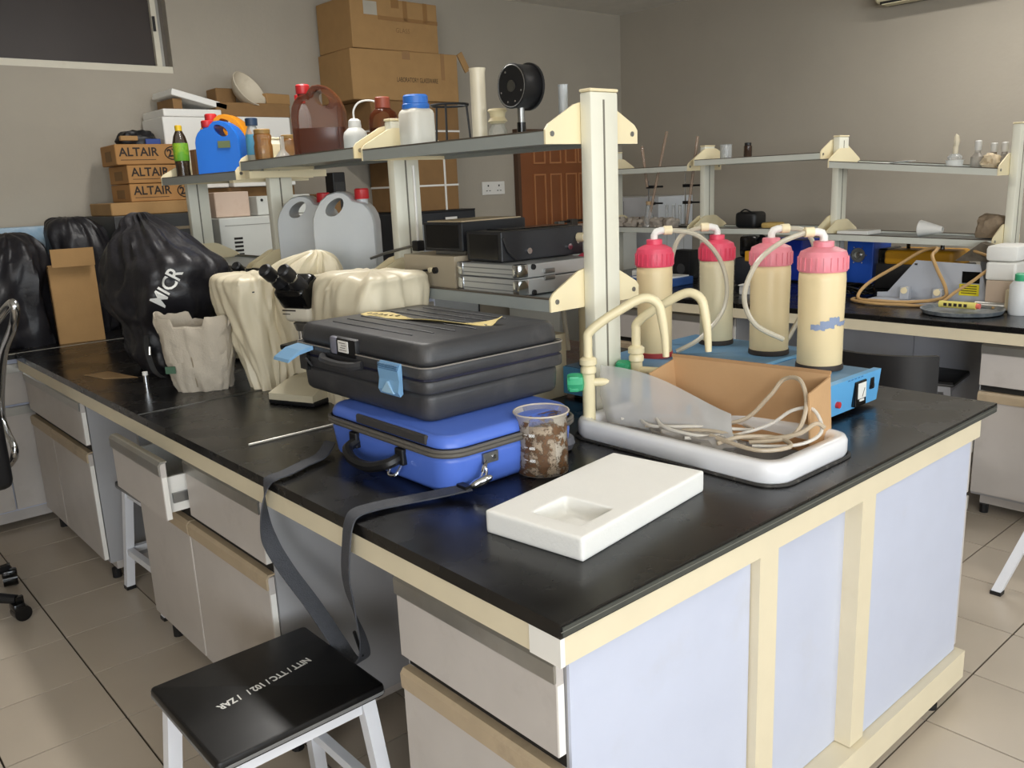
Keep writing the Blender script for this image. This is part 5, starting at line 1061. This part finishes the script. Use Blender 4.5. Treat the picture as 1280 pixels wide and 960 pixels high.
MB().loft(soft([(.10, 0, 0, .012, .012), (.13, .004, 0, .02, .012), (.15, -.003, 0, .012, .008), (.165, 0, 0, .002, .002)], 16, .008, 60, 1, 1)).build('wick', milky_m, t, True)
for i, (y, a) in enumerate(((.925, .13), (.86, .12), (.80, .125))):
    t = lathed('reagent_bottle', ('clear stoppered reagent bottle, farthest left of the three on the tilted shelf', 'brownish stoppered reagent bottle between two others on the tilted shelf', 'clear stoppered reagent bottle nearest the right rack column')[i], 'bottle', (RX2 + .03 * (i % 2), y, lz(y)), [('body', film('stopper_glass%d' % i, ((196, 190, 180), (150, 126, 100), (190, 184, 176))[i], .5, .1), [(.028, 0), (.031, .004), (.031, a * .42), (.014, a * .56), (.013, a * .66)], 22, 0), ('stopper', M('frosted_stopper', (206, 204, 198), .4), [(.012, a * .64), (.0165, a * .7), (.0165, a), (.012, a * 1.03)], 16, 0)], 'stoppered bottles on the tilted shelf')
t = thing('crumpled_paper', 'small crumpled tan paper among the stoppered bottles', 'paper', (RX2 - .07, .835, lz(.835))); MB().loft(soft(rings_interp([(0, 0, 0, .02, .025), (.025, 0, 0, .032, .035), (.06, 0, 0, .02, .02), (.07, 0, 0, .004, .004)], 3), 20, .02, 40, 3, 1.5)).build('wad', M('tan_paper', (206, 188, 158), .8), t, True)
t = thing('paper_sheet', 'folded white paper lying on the tilted shelf', 'paper', (RX2, 1.38, lz(1.38) + .0)); MB().box(-.06, .06, -.12, .12, 0.002, .004, T=Matrix.Rotation(R(-4.6), 4, 'X')).box(-.06, .06, -.0, .12, .006, .008, T=Matrix.Rotation(R(2), 4, 'X')).build('sheet', white_m, t)
# lower shelf of the second rack
t = thing('camera_bag', 'small black bag on the lower shelf of the second rack', 'bag', (RX2, 2.24, Z2L)); MB().rbox(-.07, .07, -.075, .075, 0, .10, .025, 3).build('pouch', black_m, t, True); MB().tube([(-.05, -.05, .09), (-.06, 0, .115), (-.05, .05, .09)], .005, 6, smooth=4).build('strap', black_m, t, True)
tag(MB().rbox(RX2 - .06, RX2 + .04, 2.02, 2.13, Z2L, Z2L + .035, .012, 2).build('sponge', M('yellow_sponge', (204, 172, 104), .8, bump=.4, bscale=120), smooth=True), 'yellow sponge beside the small black bag', 'sponge')
t = thing('plastic_cup', 'white plastic cone cup lying on the lower second shelf', 'cup', (RX2, 1.13, 1.145)); MB().lathe([(.042, 0), (.044, .003), (.016, .12), (.013, .12), (.038, .006)], n=22, T=Matrix.Translation((0, .06, .042)) @ Matrix.Rotation(R(94), 4, 'X')).build('shell', white_m, t, True)
t = thing('mineral_block', 'rough brown stone block at the right end of the lower second shelf', 'stone', (RX2 + .02, .835, 1.142)); MB().loft(soft(rings_interp([(0, 0, 0, .055, .06), (.05, 0, 0, .06, .065), (.10, 0, 0, .055, .06), (.115, 0, 0, .03, .03)], 3), 28, .016, 18, 1, 1, 4)).build('stone', M('brown_stone', (146, 128, 106), .85, var=.2, scale=20, bump=.5, bscale=40), t, True)
t = thing('bracket_cover', 'white plastic strip resting on the lower second shelf', 'strip', (RX2, 1.52, 1.152)); MB().rbox(-.10, .06, -.09, .09, 0, .022, .003).build('strip', white_m, t)
# glass tubing and retort stands at the far end of the second rack
for i, (x, y, lb) in enumerate(((3.86, 3.02, 'retort stand with glass column at the far end of the second rack'), (3.95, 2.78, 'retort stand with black clamps close to the second rack column'))):
    t = thing('retort_stand', lb, 'stand', (x, y, Z2L)); MB().rbox(-.05, .05, -.07, .07, 0, .01, .003).build('foot', steel_m, t); MB().cyl((0, 0, .01), .005, .30 if i == 0 else .36, n=8).build('rod', chrome_m, t, True)
    for z in (.15, .26): MB().rbox(-.014, .014, -.05, .014, z, z + .02, .003).build('clamp', black_m, t); MB().cyl((0, -.12, z + .01), .006, .12, 'y', 8).build('clamp_arm', black_m, t, True)
gt_m = film('glass_rod', (190, 164, 142), .45, .1)
for i, (a, b, lb) in enumerate((((3.80, 2.98, 1.20), (3.78, 2.80, 1.80), 'long glass tube leaning right beyond the second rack'), ((3.82, 3.0, 1.45), (3.84, 3.06, 1.72), 'short glass tube leaning left beyond the second rack'), ((3.86, 2.70, 1.20), (3.88, 2.63, 1.76), 'upright glass tube beside the second rack column'))):
    tag(MB().tube([a, b], .009, 10).build('glass_tube', gt_m, smooth=True), lb, 'glass tube', 'glass tubes at the far end of the second rack')
t = lathed('flask', 'conical glass flask under the leaning glass tubes', 'flask', (3.80, 2.97, Z2L), [('glass', gl_m, [(.045, .002), (.05, .01), (.022, .11), (.018, .15), (.021, .155)], 24, 0), ('bung', M('tan_bung', (190, 160, 120), .7), [(.018, .15), (.021, .175), (.018, .177)], 16, 0)])
for i in range(5):
    y = 3.22 - .11 * i
    t = thing('wrapped_bottle', ('grey cloth bundle at the far left end of the lower second shelf', 'grey cloth bundle, second from the far end of the second rack', 'pale cloth bundle beside the conical flask', 'pale cloth bundle below the black clamps', 'grey cloth bundle nearest the second rack column')[i], 'bundle', (3.80, y, Z2L), 0, 'cloth bundles on the second rack'); MB().loft(soft(rings_interp([(0, 0, 0, .045, .045), (.03, 0, 0, .052, .05), (.06, 0, 0, .035, .04), (.07, 0, 0, .006, .006)], 3), 22, .02, 30, i * 3.1, 1.5)).build('wrap', M('grey_cloth', (168, 158, 146), .85, var=.15), t, True)
for i in range(4):
    lathed('test_tube', ('test tube farthest from the second rack column', 'second test tube from the far end of the row', 'third test tube from the far end of the row', 'test tube nearest the second rack column')[i], 'test tube', (3.93, 2.92 - .055 * i, Z2L), [('glass', gl_m, [(.004, 0), (.009, .006), (.01, .02), (.01, .14), (.0115, .144), (.0085, .14)], 12, 0)], 'test tubes on the second rack')
# blue machines
navy_m = M('navy_machine', (28, 52, 150), .38, var=.05)
for i, (x, y, w, d, h, lb) in enumerate(((4.10, 1.56, .22, .16, .28, 'bright blue machine with a round motor hole'), (4.05, 2.10, .22, .40, .255, 'dark blue machine behind the pale capped bottles'))):
    t = thing('blue_machine', lb, 'machine', (x, y, H)); MB().rbox(-w / 2, w / 2, -d / 2, d / 2, .01, h, .006).build('housing', M('bright_navy', (30, 84, 190), .38) if i == 0 else navy_m, t); MB().box(-w / 2 + .02, w / 2 - .02, -d / 2 + .02, d / 2 - .02, 0, .012).build('plinth', black_m, t)
    MB().lathe([(.042, 0), (.042, .006), (.03, .008), (.03, .002)], n=24, T=Matrix.Translation((-w / 2, 0.01, h * .62)) @ Matrix.Rotation(R(-90), 4, 'Y')).build('motor_ring', steel_m, t, True); MB().cyl((-w / 2 - .012, 0.01, h * .62), .018, .014, 'x', 14).build('shaft', chrome_m, t, True)
    for k in range(6):
        a = R(60 * k); MB().cyl((-w / 2 - .004, .01 + .05 * math.cos(a), h * .62 + .05 * math.sin(a)), .004, .005, 'x', 8).build('screw', chrome_m, t, True)
t = thing('power_tool', 'black and yellow power unit beside the pale bottles', 'tool', (3.72, 2.10, H)); MB().rbox(-.08, .08, -.075, .075, 0, .17, .015, 2).build('motor', M('dark_motor', (42, 44, 50), .4), t, True); MB().rbox(-.085, -.03, -.08, .0, .15, .21, .005).build('yellow_block', M('yellow_block', (214, 154, 40), .45), t); MB().rbox(-.06, .06, -.06, .06, .17, .30, .02, 2).build('top_cover', blackgloss_m, t, True)
t = thing('pad_stack', 'pale grey pad with papers on the second island', 'paper', (3.42, 1.84, H), R(8)); MB().rbox(-.1, .1, -.09, .09, 0, .05, .004).build('pad', M('pale_pad', (196, 194, 190), .6), t); MB().box(-.11, .08, -.08, .09, .05, .055).build('top_sheet', white_m, t)
t = thing('pad_stack', 'white papers on the second island left of the bottles', 'paper', (3.75, 2.86, H), R(12)); MB().box(-.15, .15, -.11, .11, 0, .06).build('pad', white_m, t); MB().box(-.14, .14, -.1, .12, .06, .065, T=Matrix.Rotation(R(6), 4, 'Z')).build('top_sheet', M('pale_pad', (196, 194, 190)), t)
t = thing('plastic_crate', 'blue plastic crate with papers on the second island', 'crate', (3.45, 2.62, H)); MB().rbox(-.14, .14, -.18, .18, 0, .05, .006).build('tray', M('dull_blue_crate', (52, 84, 140), .5), t); MB().box(-.12, .12, -.16, .1, .05, .058).build('papers', white_m, t)
t = thing('loudspeaker', 'black speaker under the second rack', 'speaker', (3.80, 2.66, H)); MB().rbox(-.05, .05, -.07, .07, 0, .19, .005).build('cabinet', black_m, t); MB().lathe([(.03, 0), (.034, .003), (.01, .004)], n=20, T=Matrix.Translation((-.05, 0, .07)) @ Matrix.Rotation(R(-90), 4, 'Y')).build('cone', M('cone_grey', (60, 60, 62), .5), t, True)
# yellow generator-like unit
t = thing('portable_unit', 'yellow and black portable unit with a black carrying handle', 'machine', (4.03, 1.20, H), R(0))
MB().rbox(-.13, .13, -.22, .22, .0, .14, .01, 2).build('base', M('unit_black', (34, 34, 36), .45), t, True); MB().rbox(-.125, .125, -.19, .18, .13, .215, .02, 3).build('yellow_cover', M('unit_yellow', (208, 150, 36), .42), t, True); MB().rbox(-.10, .10, .18, .225, .12, .22, .01, 2).build('end_cap', blackgloss_m, t, True)
MB().tube([(0, .10, .20), (0, .10, .262), (0, .085, .272), (0, -.07, .272), (0, -.085, .262), (0, -.085, .20)], .011, 8).build('handle', blackgloss_m, t, True)
# grey slanted apparatus with hoses
grey2 = M('pale_grey_steel', (176, 180, 188), .42, var=.03)
t = thing('demonstration_stand', 'pale grey slanted panel apparatus with yellow warning label', 'apparatus', (3.52, .93, H))
MB().prism([(.29, 0.012), (-.27, .012), (-.25, .03), (-.20, .195), (.10, .205), (.235, .04), (.29, .035)], 'x', .0, .004, T=Matrix.Identity(4)).build('panel', grey2, t)
MB().rbox(-.14, .0, -.26, .285, .0, .014, .003).build('base_plate', grey2, t); MB().box(-.142, -.14, .18, .22, .003, .011).build('badge', print_m, t)
for y in (.12, -.04): MB().rbox(-.07, -.03, y - .022, y + .022, .014, .075, .003).build('clip_post', grey2, t); MB().cyl((-.075, y, .06), .016, .04, 'x', 14).build('clip', brk_m, t, True)
MB().box(-.0035, -.0005, -.205, -.125, .105, .16).build('display', blackgloss_m, t); MB().box(-.0035, -.0005, -.205, -.115, .045, .10).build('warning_label', M('yellow_label', (226, 210, 40), .5), t)
for i in range(4): MB().box(-.0045, -.0035, -.195, -.125, .055 + .011 * i, .059 + .011 * i).build('label_line', print_m, t)
MB().tube([(-.002, .098, .19), (-.002, .098, .182)], .006, 6).build('peg', print_m, t)
hose_m = M('tan_hose', (186, 150, 100), .45, var=.06)
t = thing('rubber_hose', 'tan rubber hose looped around the grey apparatus', 'hose', (0, 0, 0))
MB().tube([(3.55, .95, 1.10), (3.49, .94, 1.08), (3.46, .90, 1.02), (3.45, .85, .93), (3.44, .86, .885), (3.36, .98, .868), (3.33, 1.12, .868), (3.36, 1.24, .87), (3.47, 1.25, .93), (3.56, 1.14, 1.02), (3.62, 1.05, 1.09), (3.60, .97, 1.11), (3.55, .95, 1.10)], .0085, 8, smooth=8).build('hose', hose_m, t, True)
t = thing('rubber_hose', 'tan rubber hose hanging in front of the right end of the apparatus', 'hose', (0, 0, 0))
MB().tube([(3.62, .80, 1.10), (3.56, .68, 1.06), (3.48, .72, .99), (3.44, .80, .92), (3.36, .86, .862), (3.30, 1.0, .861), (3.28, 1.14, .861), (3.34, 1.26, .861), (3.40, 1.28, .861)], .0075, 8, smooth=8).build('hose', hose_m, t, True)
t = thing('rubber_hose', 'tan rubber hose lying by the round tray', 'hose', (0, 0, 0))
MB().tube([(3.40, .62, .861), (3.46, .55, .861), (3.52, .48, .861), (3.58, .5, .861), (3.56, .60, .861), (3.46, .66, .861)], .0075, 8, smooth=8).build('hose', hose_m, t, True)
t = thing('steel_cutter', 'dark metal wedge resting over the grey apparatus', 'tool', (3.62, .75, 1.05), R(8)); MB().prism([(-.02, 0), (.13, .0), (.02, .09), (-.06, .06)], 'x', 0, .10).build('wedge', M('worn_steel', (120, 112, 100), .4, metal=.5, rgb2=(70, 60, 50), amt=.5, s2=14), t); MB().box(.02, .08, -.02, .02, -.2, .0).build('post', steel_m, t)
t = thing('cable_heap', 'tangle of black cables left of the grey apparatus', 'cable', (3.62, 1.42, H)); random.seed(5)
for i in range(5):
    a0 = i * 1.3; MB().tube([(.10 * math.cos(a0 + k * .9) * (1 - .05 * k), .13 * math.sin(a0 + k * .9), .012 + .012 * ((k + i) % 4)) for k in range(9)], .006, 6, smooth=5).build('cable', blackgloss_m, t, True)
t = thing('round_tray', 'round grey metal tray with white deposits at the bench edge', 'tray', (3.27, .70, H)); MB().lathe([(.13, 0), (.165, .004), (.175, .022), (.168, .022), (.155, .008), (.002, .006)], n=40).build('dish', M('tray_metal', (120, 128, 134), .35, metal=.4, rgb2=(206, 208, 208), amt=.55, s2=14), t, True)
t = thing('glue_tube', 'yellow paper roll with dark printing lying on the round tray', 'tube', (3.245, .72, H + .0225), R(0)); MB().cyl((0, -.09, .016), .016, .16, 'y', 14).build('roll', M('yellow_paper', (218, 204, 110), .6), t, True); MB().cyl((0, -.105, .016), .012, .015, 'y', 14).build('cap', M('coral_cap', (222, 110, 96), .45), t, True)
for i in range(5): MB().box(-.0166, -.0155, -.055 + .022 * i, -.041 + .022 * i, .010, .024).build('print_mark', print_m, t)
t = thing('metal_cylinder', 'silver rod with dark end behind the round tray', 'rod', (3.42, .66, H + .0185)); MB().cyl((0, -.12, 0), .018, .16, 'y', 14).build('barrel', alu_m, t, True); MB().cyl((0, .04, 0), .012, .05, 'y', 12).build('neck', black_m, t, True)
t = thing('foam_tray', 'two stacked white trays beside the right rack column', 'tray', (3.56, .62, H)); MB().rbox(-.09, .09, -.06, .06, 0, .13, .004).build('lower_box', M('tan_card', (196, 176, 156), .7), t); MB().rbox(-.095, .095, -.065, .065, .131, .215, .01).build('lower_tray', white_m, t); MB().rbox(-.10, .10, -.07, .07, .217, .29, .018, 2).build('upper_tray', foam_m, t, True)
t = lathed('spray_bottle', 'white translucent bottle with green cap at the right edge', 'bottle', (3.35, .49, H), [('body', M('hdpe_white', (214, 216, 216), .4), [(.042, 0), (.045, .005), (.045, .13), (.03, .15)], 24, 0), ('cap', green_m, [(.026, .148), (.028, .152), (.028, .178), (.02, .184)], 18, 0)])
t = carton('small cream box behind the round tray', 3.40, 3.56, .49, .57, H, H + .10, M('cream_carton', (214, 200, 168), .7), tape=False)
